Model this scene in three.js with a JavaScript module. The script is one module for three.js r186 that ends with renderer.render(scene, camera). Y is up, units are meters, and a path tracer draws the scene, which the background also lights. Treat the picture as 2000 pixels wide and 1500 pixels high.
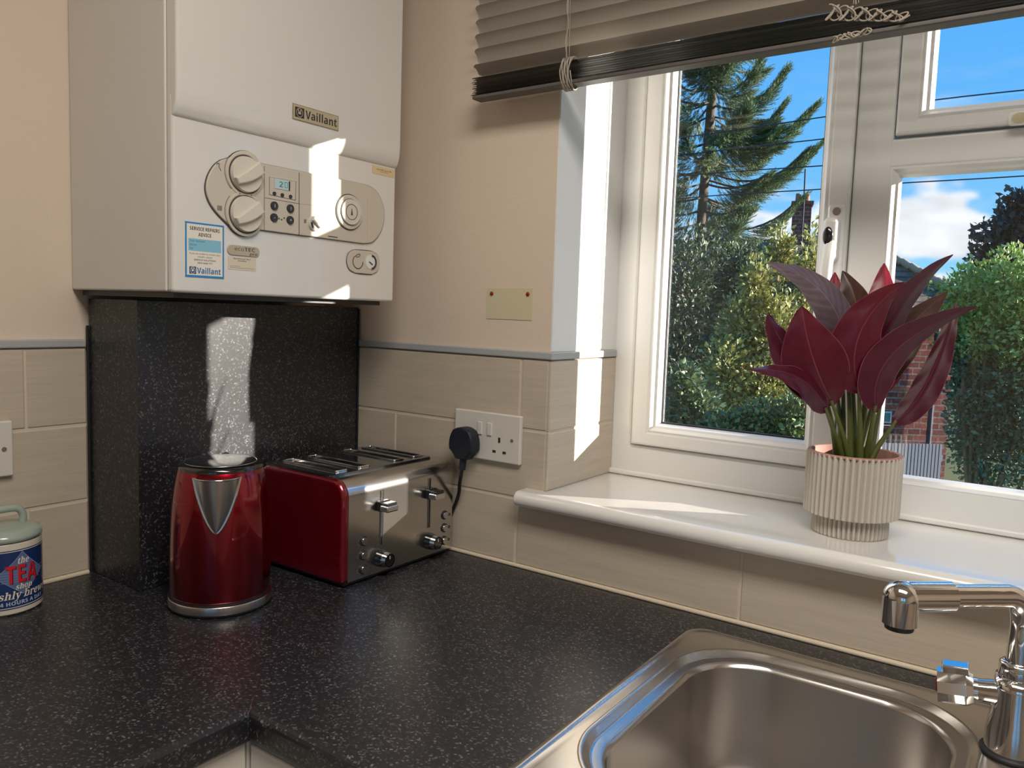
import * as THREE from 'three';
import { RoundedBoxGeometry } from 'three/addons/geometries/RoundedBoxGeometry.js';
import { RectAreaLightUniformsLib } from 'three/addons/lights/RectAreaLightUniformsLib.js';
import { mergeGeometries } from 'three/addons/utils/BufferGeometryUtils.js';

// ---------------------------------------------------------------- camera, sky, sun, exposure
const V = (x, y, z) => new THREE.Vector3(x, y, z);
const scene = new THREE.Scene();
const CAM = V(1.2723, 1.3425, 1.1147), FOCAL = 1541.5;
const RIGHT = V(0.81417, 0.03337, -0.57967), UP = V(-0.07929, 0.99538, -0.05406), FWD = V(-0.57519, -0.08998, -0.81306);
const camera = new THREE.PerspectiveCamera(2 * Math.atan(750 / FOCAL) * 180 / Math.PI, 4 / 3, 0.02, 500);
camera.position.copy(CAM);
camera.quaternion.setFromRotationMatrix(new THREE.Matrix4().makeBasis(RIGHT, UP, FWD.clone().negate()));
const renderer = new THREE.WebGLRenderer({ antialias: true });
renderer.toneMapping = THREE.LinearToneMapping;
renderer.toneMappingExposure = 1.0;
renderer.shadowMap.enabled = true;

const SUN_DIR = V(1.86, 0.52, -1).normalize();          // towards the sun
const sun = new THREE.DirectionalLight(new THREE.Color().setRGB(1, 0.92, 0.80), 16.0);
sun.position.copy(SUN_DIR).multiplyScalar(30); sun.target.position.set(0.5, 1.2, 0);
sun.castShadow = true; sun.shadow.mapSize.set(4096, 4096);
Object.assign(sun.shadow.camera, { left: -14, right: 14, top: 14, bottom: -14, near: 0.1, far: 80 });
scene.add(sun, sun.target);

// unseen warm white ceiling panel standing in for soft indoor light (fitting built below)
const LAMP = { x: 1.45, y: 2.36, z: 0.95, w: 1.2, d: 0.45, color: new THREE.Color().setRGB(1, 0.94, 0.865) };
RectAreaLightUniformsLib.init();
const lamp = new THREE.RectAreaLight(LAMP.color, 13, LAMP.w, LAMP.d);
lamp.position.set(LAMP.x, LAMP.y, LAMP.z); lamp.lookAt(LAMP.x, 0, LAMP.z); scene.add(lamp);

// seeded random numbers and noise
let seed = 12345;
const rnd = () => { seed = (seed * 1664525 + 1013904223) >>> 0; return seed / 4294967296; };
const rr = (a, b) => a + (b - a) * rnd();
const hash = (x, y, s = 0) => { let h = (x * 374761393 + y * 668265263 + s * 2147483647) | 0; h = Math.imul(h ^ (h >>> 13), 1274126177); return ((h ^ (h >>> 16)) >>> 0) / 4294967296; };
function noise(x, y, s = 0, wrap = 0) {
  const ix = Math.floor(x), iy = Math.floor(y), fx = x - ix, fy = y - iy, u = fx * fx * (3 - 2 * fx), v = fy * fy * (3 - 2 * fy);
  const w = (a) => (wrap ? ((a % wrap) + wrap) % wrap : a);
  const a = hash(w(ix), w(iy), s), b = hash(w(ix + 1), w(iy), s), c = hash(w(ix), w(iy + 1), s), d = hash(w(ix + 1), w(iy + 1), s);
  return (a + (b - a) * u) * (1 - v) + (c + (d - c) * u) * v;
}
const fbm = (x, y, o = 5, s = 0) => { let t = 0, a = 0.5; for (let i = 0; i < o; i++) { t += a * noise(x, y, s + i); x *= 2.03; y *= 2.03; a *= 0.5; } return t; };
const sstep = (a, b, x) => { const t = Math.min(1, Math.max(0, (x - a) / (b - a))); return t * t * (3 - 2 * t); };

{ // clear blue afternoon sky with low cumulus and thin streaks
  const W = 2048, H = 1024, d = new Float32Array(W * H * 4);
  for (let j = 0; j < H; j++) {
    const el = ((j + 0.5) / H - 0.5) * Math.PI, e = Math.max(0, el) * 180 / Math.PI;
    for (let i = 0; i < W; i++) {
      const az = ((i + 0.5) / W) * Math.PI * 2, azd = az * 180 / Math.PI, k = (j * W + i) * 4;
      const t = 1 - Math.exp(-e / 11);
      let r = 0.40 - 0.36 * t, g = 0.86 - 0.47 * t, b = 1.06;
      if (el > -0.02) {
        const px = Math.cos(az), pz = Math.sin(az);      // no seam
        const n1 = fbm(px * 9 + 20, pz * 9 + e * 0.33 + 7, 6, 3), base = 0.68 - 0.21 * Math.exp(-(((e - 4) / 2.9) ** 2)) + 0.20 * sstep(8, 13, e);
        const cu = sstep(base, base + 0.10, n1);
        const n2 = fbm(px * 14 + 5, pz * 14 + e * 0.9 + 2, 5, 17), ci = sstep(0.50, 0.72, n2) * Math.exp(-(((e - 10.5) / 3.0) ** 2)) * 0.6;
        const c = Math.max(cu * 0.95, ci), shade = 0.72 + 0.36 * fbm(px * 30, pz * 30 + e * 1.2, 4, 40);
        r += (1.12 * shade - r) * c; g += (1.15 * shade - g) * c; b += (1.2 * shade - b) * c;
      }
      if (el < 0) { r = 0.16; g = 0.18; b = 0.14; }
      d[k] = r; d[k + 1] = g; d[k + 2] = b; d[k + 3] = 1;
    }
  }
  const tex = new THREE.DataTexture(d, W, H, THREE.RGBAFormat, THREE.FloatType);
  tex.mapping = THREE.EquirectangularReflectionMapping; tex.magFilter = THREE.LinearFilter; tex.needsUpdate = true;
  scene.background = tex;
}

// ---------------------------------------------------------------- helpers
const ray = (px, py) => FWD.clone().addScaledVector(RIGHT, (px - 1000) / FOCAL).addScaledVector(UP, -(py - 750) / FOCAL);
const on = (px, py, axis, v) => { const d = ray(px, py); return CAM.clone().addScaledVector(d, (v - CAM[axis]) / d[axis]); };   // where the sight line meets a plane
const out = (px, py, dist) => CAM.clone().addScaledVector(ray(px, py).normalize(), dist);
const names = {}, WP = new Map();
const numbered = (n) => { names[n] = (names[n] ?? -1) + 1; return names[n] ? `${n}_${String(names[n]).padStart(3, '0')}` : n; };
const wp = (o) => WP.get(o) ?? V(0, 0, 0);
function thing(name, label, category, pos = [0, 0, 0], group, kind) {
  const o = new THREE.Group(); o.name = numbered(name); o.position.set(...pos); WP.set(o, V(...pos)); scene.add(o);
  if (label) o.userData.label = label;
  if (category) o.userData.category = category;
  if (group) o.userData.group = group;
  if (kind) o.userData.kind = kind;
  return o;
}
// geometry is written in world coordinates unless a position is given
function part(parent, name, geo, mat, pos, label, kind) {
  const m = new THREE.Mesh(geo, mat); m.name = name; m.castShadow = m.receiveShadow = true;
  const base = wp(parent);
  if (pos) { m.position.set(...pos).sub(base); WP.set(m, V(...pos)); } else { geo.translate(-base.x, -base.y, -base.z); WP.set(m, base.clone()); }
  if (label) m.userData.label = label;
  if (kind) m.userData.kind = kind;
  parent.add(m); return m;
}
function solo(name, geo, mat, label, category, kind, group) {
  const m = new THREE.Mesh(geo, mat); m.name = numbered(name); m.castShadow = m.receiveShadow = true; WP.set(m, V(0, 0, 0));
  if (label) m.userData.label = label;
  if (category) m.userData.category = category;
  if (kind) m.userData.kind = kind;
  if (group) m.userData.group = group;
  scene.add(m); return m;
}
const bb = (x0, x1, y0, y1, z0, z1) => { const g = new THREE.BoxGeometry(x1 - x0, y1 - y0, z1 - z0); g.translate((x0 + x1) / 2, (y0 + y1) / 2, (z0 + z1) / 2); return g; };
const rb = (x0, x1, y0, y1, z0, z1, r = 0.003, s = 2) => { const g = new RoundedBoxGeometry(x1 - x0, y1 - y0, z1 - z0, s, r); g.translate((x0 + x1) / 2, (y0 + y1) / 2, (z0 + z1) / 2); return g; };
const cyl = (r0, r1, h, p, dir = 'y', seg = 32) => { const g = new THREE.CylinderGeometry(r1, r0, h, seg); if (dir === 'x') g.rotateZ(-Math.PI / 2); if (dir === 'z') g.rotateX(Math.PI / 2); g.translate(...p); return g; };
const tube = (pts, r, seg = 40, rad = 8, closed = false) => new THREE.TubeGeometry(new THREE.CatmullRomCurve3(pts.map((p) => (p.isVector3 ? p : V(...p))), closed), seg, r, rad, closed);
const lathe = (pts, c, seg = 64) => { const g = new THREE.LatheGeometry(pts.map(([r, y]) => new THREE.Vector2(r, y)), seg); g.translate(c[0], 0, c[1]); return g; };
const merge = (gs) => mergeGeometries(gs.map((g) => { const q = g.index ? g.toNonIndexed() : g; for (const k of Object.keys(q.attributes)) if (!['position', 'normal', 'uv'].includes(k)) q.deleteAttribute(k); return q; }));
function metric(g, s = 1) {   // uv in metres from position, by the way each face points
  const q = g.index ? g.toNonIndexed() : g, p = q.attributes.position, n = q.attributes.normal, uv = new Float32Array(p.count * 2);
  for (let i = 0; i < p.count; i++) {
    const x = Math.abs(n.getX(i)), y = Math.abs(n.getY(i)), z = Math.abs(n.getZ(i));
    const [a, b] = y >= x && y >= z ? [p.getX(i), p.getZ(i)] : x >= z ? [p.getZ(i), p.getY(i)] : [p.getX(i), p.getY(i)];
    uv[2 * i] = a * s; uv[2 * i + 1] = b * s;
  }
  q.setAttribute('uv', new THREE.BufferAttribute(uv, 2)); return q;
}
function slab(pts, y0, y1, bevel = 0, holes = []) {   // plan outline [x, z] extruded upward
  const sh = new THREE.Shape(pts.map(([x, z]) => new THREE.Vector2(x, -z)));
  for (const h of holes) sh.holes.push(new THREE.Path(h.map(([x, z]) => new THREE.Vector2(x, -z))));
  const g = new THREE.ExtrudeGeometry(sh, { depth: y1 - y0 - 2 * bevel, bevelEnabled: bevel > 0, bevelSize: bevel, bevelThickness: bevel, bevelOffset: -bevel, bevelSegments: 4, curveSegments: 16 });
  g.rotateX(-Math.PI / 2); g.translate(0, y0 + bevel, 0); return g;
}
function rect2(x0, x1, y0, y1, r = 0) {
  const s = new THREE.Shape();
  if (!r) { s.moveTo(x0, y0); s.lineTo(x1, y0); s.lineTo(x1, y1); s.lineTo(x0, y1); s.closePath(); return s; }
  s.moveTo(x0 + r, y0); s.lineTo(x1 - r, y0); s.absarc(x1 - r, y0 + r, r, -Math.PI / 2, 0); s.lineTo(x1, y1 - r); s.absarc(x1 - r, y1 - r, r, 0, Math.PI / 2);
  s.lineTo(x0 + r, y1); s.absarc(x0 + r, y1 - r, r, Math.PI / 2, Math.PI); s.lineTo(x0, y0 + r); s.absarc(x0 + r, y0 + r, r, Math.PI, Math.PI * 1.5); return s;
}
// frame in the window's plane with a hole, mitred bevels
function frame(x0, x1, y0, y1, hx0, hx1, hy0, hy1, z0, z1, bevel = 0.004) {
  const s = rect2(x0, x1, y0, y1); s.holes.push(rect2(hx0, hx1, hy0, hy1));
  const g = new THREE.ExtrudeGeometry(s, { depth: z1 - z0 - bevel, bevelEnabled: true, bevelSize: bevel, bevelThickness: bevel, bevelOffset: -bevel, bevelSegments: 2 });
  g.translate(0, 0, z0); return g;
}
// glazing bead: four sloping strips from the sash face down to the glass
function bead(x0, x1, y0, y1, w, zFace, zGlass) {
  const o = [[x0, y0], [x1, y0], [x1, y1], [x0, y1]], prof = [[0, zFace], [0.25, zFace + 0.002], [0.55, zFace - 0.004], [0.8, zFace - 0.006], [1, zGlass]], pos = [];
  const at = (c, [t, z]) => [c[0] + (c[0] === x0 ? 1 : -1) * t * w, c[1] + (c[1] === y0 ? 1 : -1) * t * w, z];
  for (let i = 0; i < 4; i++) for (let k = 0; k < prof.length - 1; k++) {
    const a = at(o[i], prof[k]), b = at(o[(i + 1) % 4], prof[k]), c = at(o[(i + 1) % 4], prof[k + 1]), d = at(o[i], prof[k + 1]);
    pos.push(...a, ...b, ...c, ...a, ...c, ...d);
  }
  const g = new THREE.BufferGeometry(); g.setAttribute('position', new THREE.Float32BufferAttribute(pos, 3)); g.computeVertexNormals();
  g.setAttribute('uv', new THREE.Float32BufferAttribute(new Float32Array(pos.length / 3 * 2), 2)); return g;
}

// textures
function data(w, h, f, srgb = true) {
  const a = new Uint8Array(w * h * 4);
  for (let j = 0; j < h; j++) for (let i = 0; i < w; i++) { const c = f(i / w, j / h, i, j), k = (j * w + i) * 4; a[k] = c[0]; a[k + 1] = c[1]; a[k + 2] = c[2]; a[k + 3] = 255; }
  const t = new THREE.DataTexture(a, w, h); t.magFilter = THREE.LinearFilter; t.minFilter = THREE.LinearMipmapLinearFilter; t.generateMipmaps = true;
  t.wrapS = t.wrapT = THREE.RepeatWrapping; if (srgb) t.colorSpace = THREE.SRGBColorSpace; t.needsUpdate = true; return t;
}
function paint(w, h, draw) {
  const c = document.createElement('canvas'); c.width = w; c.height = h; const x = c.getContext('2d'); draw(x, w, h);
  const t = new THREE.CanvasTexture(c); t.colorSpace = THREE.SRGBColorSpace; t.anisotropy = 8; return t;
}
const rep = (t, s) => { const c = t.clone(); c.repeat.set(1 / s, 1 / s); c.needsUpdate = true; return c; };
const lin = (r, g, b) => new THREE.Color().setRGB(r, g, b);
const std = (color, roughness = 0.5, metalness = 0, extra = {}) => new THREE.MeshStandardMaterial({ color, roughness, metalness, ...extra });
const phy = (color, roughness, metalness, extra) => new THREE.MeshPhysicalMaterial({ color, roughness, metalness, ...extra });

// dark laminate with pale flecks
const fleck = paint(1024, 1024, (x, w, h) => {
  x.fillStyle = '#222226'; x.fillRect(0, 0, w, h);
  for (let i = 0; i < 34000; i++) {
    const g = Math.pow(rnd(), 1.3), v = Math.round(32 + 88 * g), px = rnd() * w, py = rnd() * h, l = rr(1.5, 6), a = rr(-1.2, 1.2), d = rr(1.3, 3.0);
    x.strokeStyle = rnd() < 0.25 ? `rgb(${v - 12},${v - 12},${v - 8})` : `rgb(${v},${v},${v + 3})`; x.lineWidth = d;
    for (const ox of [0, w, -w]) { x.beginPath(); x.moveTo(px + ox, py); x.lineTo(px + ox + l * Math.cos(a), py + l * Math.sin(a)); x.stroke(); if (px > 8 && px < w - 8) break; }
  }
});
fleck.wrapS = fleck.wrapT = THREE.RepeatWrapping;
const fleckA = rep(fleck, 0.72);
const grainy = data(256, 256, (u, v, i, j) => { const n = 255 * hash(i, j, 3); return [n, n, n]; }, false);
const plasterN = data(512, 512, (u, v) => { const n = 255 * (0.6 * noise(u * 90, v * 90, 1, 90) + 0.4 * noise(u * 200, v * 200, 2, 200)); return [n, n, n]; }, false);
const streak = data(512, 512, (u, v, i, j) => {
  const n = 0.45 * noise(u * 6, v * 128, 1, 128) + 0.35 * noise(u * 14, v * 256, 2, 256) + 0.2 * noise(u * 3, v * 32, 5, 32), k = 224 + 20 * n; return [k, k * 0.995, k * 0.985];
});
const brush = data(256, 256, (u, v) => { const n = 255 * (0.5 + 0.35 * (noise(u * 3, v * 256, 7, 256) - 0.5) + 0.3 * (noise(u * 8, v * 128, 9, 128) - 0.5)); return [n, n, n]; }, false);

const M = {
  paint: std(lin(0.71, 0.585, 0.47), 0.75, 0, { bumpMap: rep(plasterN, 0.35), bumpScale: 0.00015 }),
  white: std(lin(0.78, 0.76, 0.72), 0.4), ceiling: std(lin(0.78, 0.75, 0.7), 0.9),
  grout: std(lin(0.62, 0.53, 0.42), 0.8), caulk: std(lin(0.66, 0.56, 0.42), 0.6),
  greytrim: std(lin(0.40, 0.41, 0.41), 0.35),
  reveal: std(lin(0.80, 0.79, 0.77), 0.5, 0, { bumpMap: rep(plasterN, 0.35), bumpScale: 0.00015 }),
  sill: phy(lin(0.80, 0.78, 0.74), 0.2, 0, { clearcoat: 1, clearcoatRoughness: 0.06 }),
  upvc: phy(lin(0.80, 0.79, 0.76), 0.28, 0, { clearcoat: 0.2, clearcoatRoughness: 0.2 }),
  gasket: std(lin(0.015, 0.016, 0.018), 0.5), glass: phy(lin(1, 1, 1), 0, 0, { transmission: 1, thickness: 0, ior: 1.5 }),
  laminate: phy(lin(1, 1, 1), 0.36, 0, { map: fleckA, bumpMap: fleckA, bumpScale: 0.00012 }),
  enamel: phy(lin(0.74, 0.715, 0.68), 0.16, 0, { clearcoat: 0.6, clearcoatRoughness: 0.06 }),
  enamelSide: phy(lin(0.72, 0.69, 0.65), 0.38, 0, {}),
  panel: phy(lin(0.60, 0.54, 0.45), 0.35, 0, {}), knob: phy(lin(0.68, 0.63, 0.54), 0.3, 0, {}), dark: std(lin(0.03, 0.03, 0.032), 0.4), line: std(lin(0.08, 0.075, 0.07), 0.6),
  black: phy(lin(0.008, 0.008, 0.009), 0.16, 0, { clearcoat: 1, clearcoatRoughness: 0.05 }), rubber: std(lin(0.012, 0.012, 0.014), 0.55),
  navy: std(lin(0.008, 0.011, 0.022), 0.5),
  red: phy(lin(0.33, 0.004, 0.018), 0.24, 1, { clearcoat: 1, clearcoatRoughness: 0.05 }),
  redEnd: phy(lin(0.22, 0.004, 0.014), 0.25, 0.5, { clearcoat: 1, clearcoatRoughness: 0.06 }),
  steel: std(lin(0.60, 0.58, 0.55), 0.2, 1),
  sink: std(lin(0.60, 0.57, 0.53), 0.24, 1), bowl: std(lin(0.50, 0.47, 0.44), 0.36, 1, { bumpMap: rep(brush, 0.08), bumpScale: 0.00003 }),
  chrome: std(lin(0.78, 0.77, 0.76), 0.07, 1), silver: std(lin(0.62, 0.61, 0.6), 0.25, 1),
  socket: phy(lin(0.68, 0.64, 0.58), 0.3, 0, { clearcoat: 0.3 }), slat: phy(lin(0.34, 0.30, 0.25), 0.4, 0, {}), slatShaded: phy(lin(0.24, 0.21, 0.185), 0.45, 0, {}), rail: phy(lin(0.10, 0.088, 0.08), 0.45, 0, {}), cord: std(lin(0.38, 0.33, 0.27), 0.9),
  paper: std(lin(0.62, 0.55, 0.36), 0.8), pin: phy(lin(0.30, 0.01, 0.01), 0.3, 0, {}),
  cabinet: std(lin(0.74, 0.70, 0.62), 0.45), floor: std(lin(0.30, 0.22, 0.15), 0.5),
  pot: std(lin(0.56, 0.51, 0.44), 0.7, 0, {}), potIn: std(lin(0.42, 0.22, 0.17), 0.8), soil: std(lin(0.02, 0.014, 0.01), 1), stem: phy(lin(0.10, 0.12, 0.025), 0.45, 0, {}),
  sage: phy(lin(0.33, 0.40, 0.34), 0.2, 0, { clearcoat: 0.5 }), cream: phy(lin(0.68, 0.62, 0.52), 0.25, 0, { clearcoat: 0.4 }),
};
M.tiles = [0, 1, 2].map((k) => { const t = rep(streak, 0.4); t.offset.set(k * 0.37, k * 0.21); return phy(lin(0.66, 0.57, 0.46), 0.32 + 0.03 * k, 0, { map: t }); });

// ---------------------------------------------------------------- the room
const YS = 1.0414, XR = 0.5635, TT = 0.006;              // sill top, tiled reveal, tile thickness
const WX1 = 1.372, WY1 = 1.985, RZ = 3.1, RX = 3.2, RY = 2.42;
const room = (name, geo, mat) => solo(name, metric(geo), mat, null, null, 'structure');
const floor = room('floor', bb(-0.15, RX + 0.15, -0.12, 0, -0.3, RZ + 0.15), M.floor); floor.userData.label = 'brown kitchen floor below the worktop';
const ceil = room('ceiling', bb(-0.15, RX + 0.15, RY, RY + 0.15, -0.3, RZ + 0.15), M.ceiling); ceil.userData.label = 'white painted ceiling above the kitchen';
const wallL = room('wall_left', bb(-0.15, -TT, 0, RY, -0.3, RZ + 0.15), M.paint); wallL.userData.label = 'cream painted wall carrying the white boiler';
room('wall_right', bb(RX, RX + 0.15, 0, RY, -0.3, RZ + 0.15), M.paint).userData.label = 'cream painted wall facing the boiler wall';
const DX0 = 1.42, DX1 = 3.06, DY1 = 2.12;               // unseen glazed doors, added opposite the window to let in soft fill light
{
  const s = rect2(0, RX, 0, RY); s.holes.push(rect2(DX0, DX1, 0.02, DY1));
  const g = new THREE.ExtrudeGeometry(s, { depth: 0.15, bevelEnabled: false }); g.translate(0, 0, RZ);
  room('wall_front', g, M.paint).userData.label = 'cream painted wall with added glazed doors facing the window';
  const d = thing('door_1', 'unseen white framed glazed doors added to bring in soft light', null, [(DX0 + DX1) / 2, 0.02, RZ + 0.08], null, 'structure');
  const mid = (DX0 + DX1) / 2, leaf = (a, b, hx) => { const m = part(d, 'door_leaf', frame(a, b, 0.021, DY1 - 0.001, a + 0.09, b - 0.09, 0.13, DY1 - 0.09, RZ + 0.05, RZ + 0.10, 0.004), M.upvc); part(m, 'pane', bb(a + 0.085, b - 0.085, 0.125, DY1 - 0.085, RZ + 0.0749, RZ + 0.0751), M.glass); part(m, 'handle', rb(hx - 0.01, hx + 0.01, 1.0, 1.14, RZ + 0.02, RZ + 0.052, 0.006, 2), M.silver); };
  leaf(DX0 + 0.001, mid - 0.001, mid - 0.045); leaf(mid + 0.001, DX1 - 0.001, mid + 0.045);
}
let wallB;
{
  const s = rect2(-TT, RX, 0, RY); s.holes.push(rect2(XR - TT, WX1, YS - 0.026, WY1));
  const g = new THREE.ExtrudeGeometry(s, { depth: 0.294, bevelEnabled: false }); g.translate(0, 0, -0.3);
  wallB = room('wall_back', g, M.paint); wallB.userData.label = 'cream painted wall around the kitchen window';
}
// white plaster lining of the window opening
{
  const rv = solo('trim_1', metric(merge([bb(XR - TT - 0.001, XR - TT + 0.002, 1.279, WY1, -0.232, -0.0055), bb(WX1 - 0.002, WX1 + 0.001, YS, WY1, -0.232, -0.0055), bb(XR - TT, WX1, WY1 - 0.002, WY1 + 0.001, -0.232, -0.0055)])), M.reveal, 'white painted lining of the window opening', null, 'structure');
  part(rv, 'plaster_edge', rb(XR - TT, XR - TT + 0.0045, 1.281, WY1 - 0.002, -0.172, -0.166, 0.0015, 1), M.reveal);
}
// wall tiles: 400 x 122 mm in running bond, each with chamfered edges
const JOINT = 0.0035, ROWS = [[0.9045, 1.0185], [1.0220, 1.1410], [1.1445, 1.2640]];
const tileGeo = new Map();
function tileShape(w, h) {
  const key = w.toFixed(4) + h.toFixed(4); if (tileGeo.has(key)) return tileGeo.get(key);
  const b = 0.0018, d = TT, P = [[0, 0, 0], [w, 0, 0], [w, h, 0], [0, h, 0], [0, 0, d - b], [w, 0, d - b], [w, h, d - b], [0, h, d - b], [b, b, d], [w - b, b, d], [w - b, h - b, d], [b, h - b, d]], pos = [];
  const q = (a, b2, c, e) => { for (const k of [a, b2, c, a, c, e]) pos.push(...P[k]); };
  q(8, 9, 10, 11); for (let i = 0; i < 4; i++) { const j = (i + 1) % 4; q(4 + i, 4 + j, 8 + j, 8 + i); q(i, j, 4 + j, 4 + i); }
  let g = new THREE.BufferGeometry(); g.setAttribute('position', new THREE.Float32BufferAttribute(pos, 3)); g.computeVertexNormals(); g = metric(g); tileGeo.set(key, g); return g;
}
let tn = 0;
function tile(parent, x, y, z, w, h, turn) {
  const m = part(parent, 'tile', tileShape(w, h), M.tiles[(tn++ * 7) % 3], [x, y, z]); m.rotation.y = turn; return m;
}
for (let r = 0; r < 3; r++) {
  const [y0, y1] = ROWS[r], h = y1 - y0, off = r === 1 ? 0.211 : 0.1012;
  for (let k = -1; k < 8; k++) {   // window wall
    let x0 = off + k * 0.4012 + JOINT / 2, x1 = x0 + 0.4012 - JOINT;
    x0 = Math.max(x0, 0.002); const lim = r === 2 ? XR - TT : r === 1 ? XR - TT : RX; x1 = Math.min(x1, lim); if (x1 - x0 < 0.02) continue;
    if (r === 0 || x1 <= lim) tile(wallB, x0, y0, -TT, x1 - x0, r === 0 && x1 > 0.52 ? h - 0.006 : h, 0);
  }
  const zo = r === 1 ? 0.376 : 0.576;
  for (let k = -2; k < 7; k++) {   // boiler wall
    let z0 = zo + k * 0.4012 + JOINT / 2, z1 = z0 + 0.4012 - JOINT; z0 = Math.max(z0, 0.487); z1 = Math.min(z1, RZ); if (z1 - z0 < 0.02) continue;
    tile(wallL, -TT, y0, z1, z1 - z0, h, Math.PI / 2);
  }
  if (r > 0) for (const sx of [0, 1]) {   // window opening, left side
    const z0 = -0.228, z1 = 0, yy0 = r === 1 ? YS + 0.001 : y0;
    if (!sx) tile(wallB, XR - TT, yy0, z1 - 0.001, z1 - z0 - 0.001, y1 - yy0, Math.PI / 2);
  }
}
part(wallB, 'grout', metric(bb(0, XR - TT, 0.9, 1.264, -TT - 0.0005, -0.0018)), M.grout);
part(wallB, 'grout', metric(bb(XR - TT, RX, 0.9, 1.016, -TT - 0.0005, -0.0018)), M.grout);
part(wallB, 'grout', metric(bb(XR - TT - 0.0005, XR - 0.0018, YS, 1.264, -0.228, -0.002)), M.grout);
part(wallL, 'grout', metric(bb(-TT - 0.0005, -0.0018, 0.9, 1.264, 0.487, RZ)), M.grout);
const trimBar = (x0, x1, z0, z1) => rb(x0, x1, 1.2655, 1.2785, z0, z1, 0.0025, 2);
solo('trim_2', trimBar(0.104, XR + 0.003, -0.007, 0.003), M.greytrim, 'grey edging strip along the top of the tiles on the window wall', null, 'structure');
solo('trim_3', trimBar(XR - 0.008, XR + 0.002, -0.229, 0.0), M.greytrim, 'grey edging strip on the tiled side of the window opening', null, 'structure');
solo('trim_4', trimBar(-0.007, 0.003, 0.487, RZ), M.greytrim, 'grey edging strip along the top of the tiles on the boiler wall', null, 'structure');
solo('trim_5', merge([tube([[0.105, 0.9015, 0.0015], [1, 0.9015, 0.0015], [RX, 0.9015, 0.0015]], 0.0042, 8, 6), tube([[0.0015, 0.9015, 0.489], [0.0015, 0.9015, 1.2], [0.0015, 0.9015, 2.2]], 0.0042, 8, 6)]), M.caulk, 'yellowed sealant bead between worktop and tiles', null, 'structure');
// window board with a rounded nosing and a short horn past the opening
{
  const prof = new THREE.Shape(); const t = 0.027, zn = 0.023;
  prof.moveTo(-0.0005, YS); prof.lineTo(zn, YS); prof.absarc(zn, YS - t / 2, t / 2, Math.PI / 2, -Math.PI / 2, true); prof.lineTo(-0.0005, YS - t); prof.closePath();
  const g = new THREE.ExtrudeGeometry(prof, { depth: 1.41 - 0.522, bevelEnabled: true, bevelSize: 0.004, bevelThickness: 0.004, bevelOffset: -0.004, bevelSegments: 3, curveSegments: 12 });
  g.rotateY(-Math.PI / 2); g.scale(-1, 1, 1);
  const idx = g.attributes.position; for (let i = 0; i < idx.count; i += 3) { const s = V(idx.getX(i), idx.getY(i), idx.getZ(i)); idx.setXYZ(i, idx.getX(i + 1), idx.getY(i + 1), idx.getZ(i + 1)); idx.setXYZ(i + 1, s.x, s.y, s.z); }
  g.translate(0.522, 0, 0); g.computeVertexNormals();
  solo('window_sill', merge([g, bb(XR - TT, WX1, YS - t, YS - 0.0002, -0.235, 0.001)]), M.sill, 'glossy cream window sill with rounded front edge', null, 'structure');
}
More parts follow.
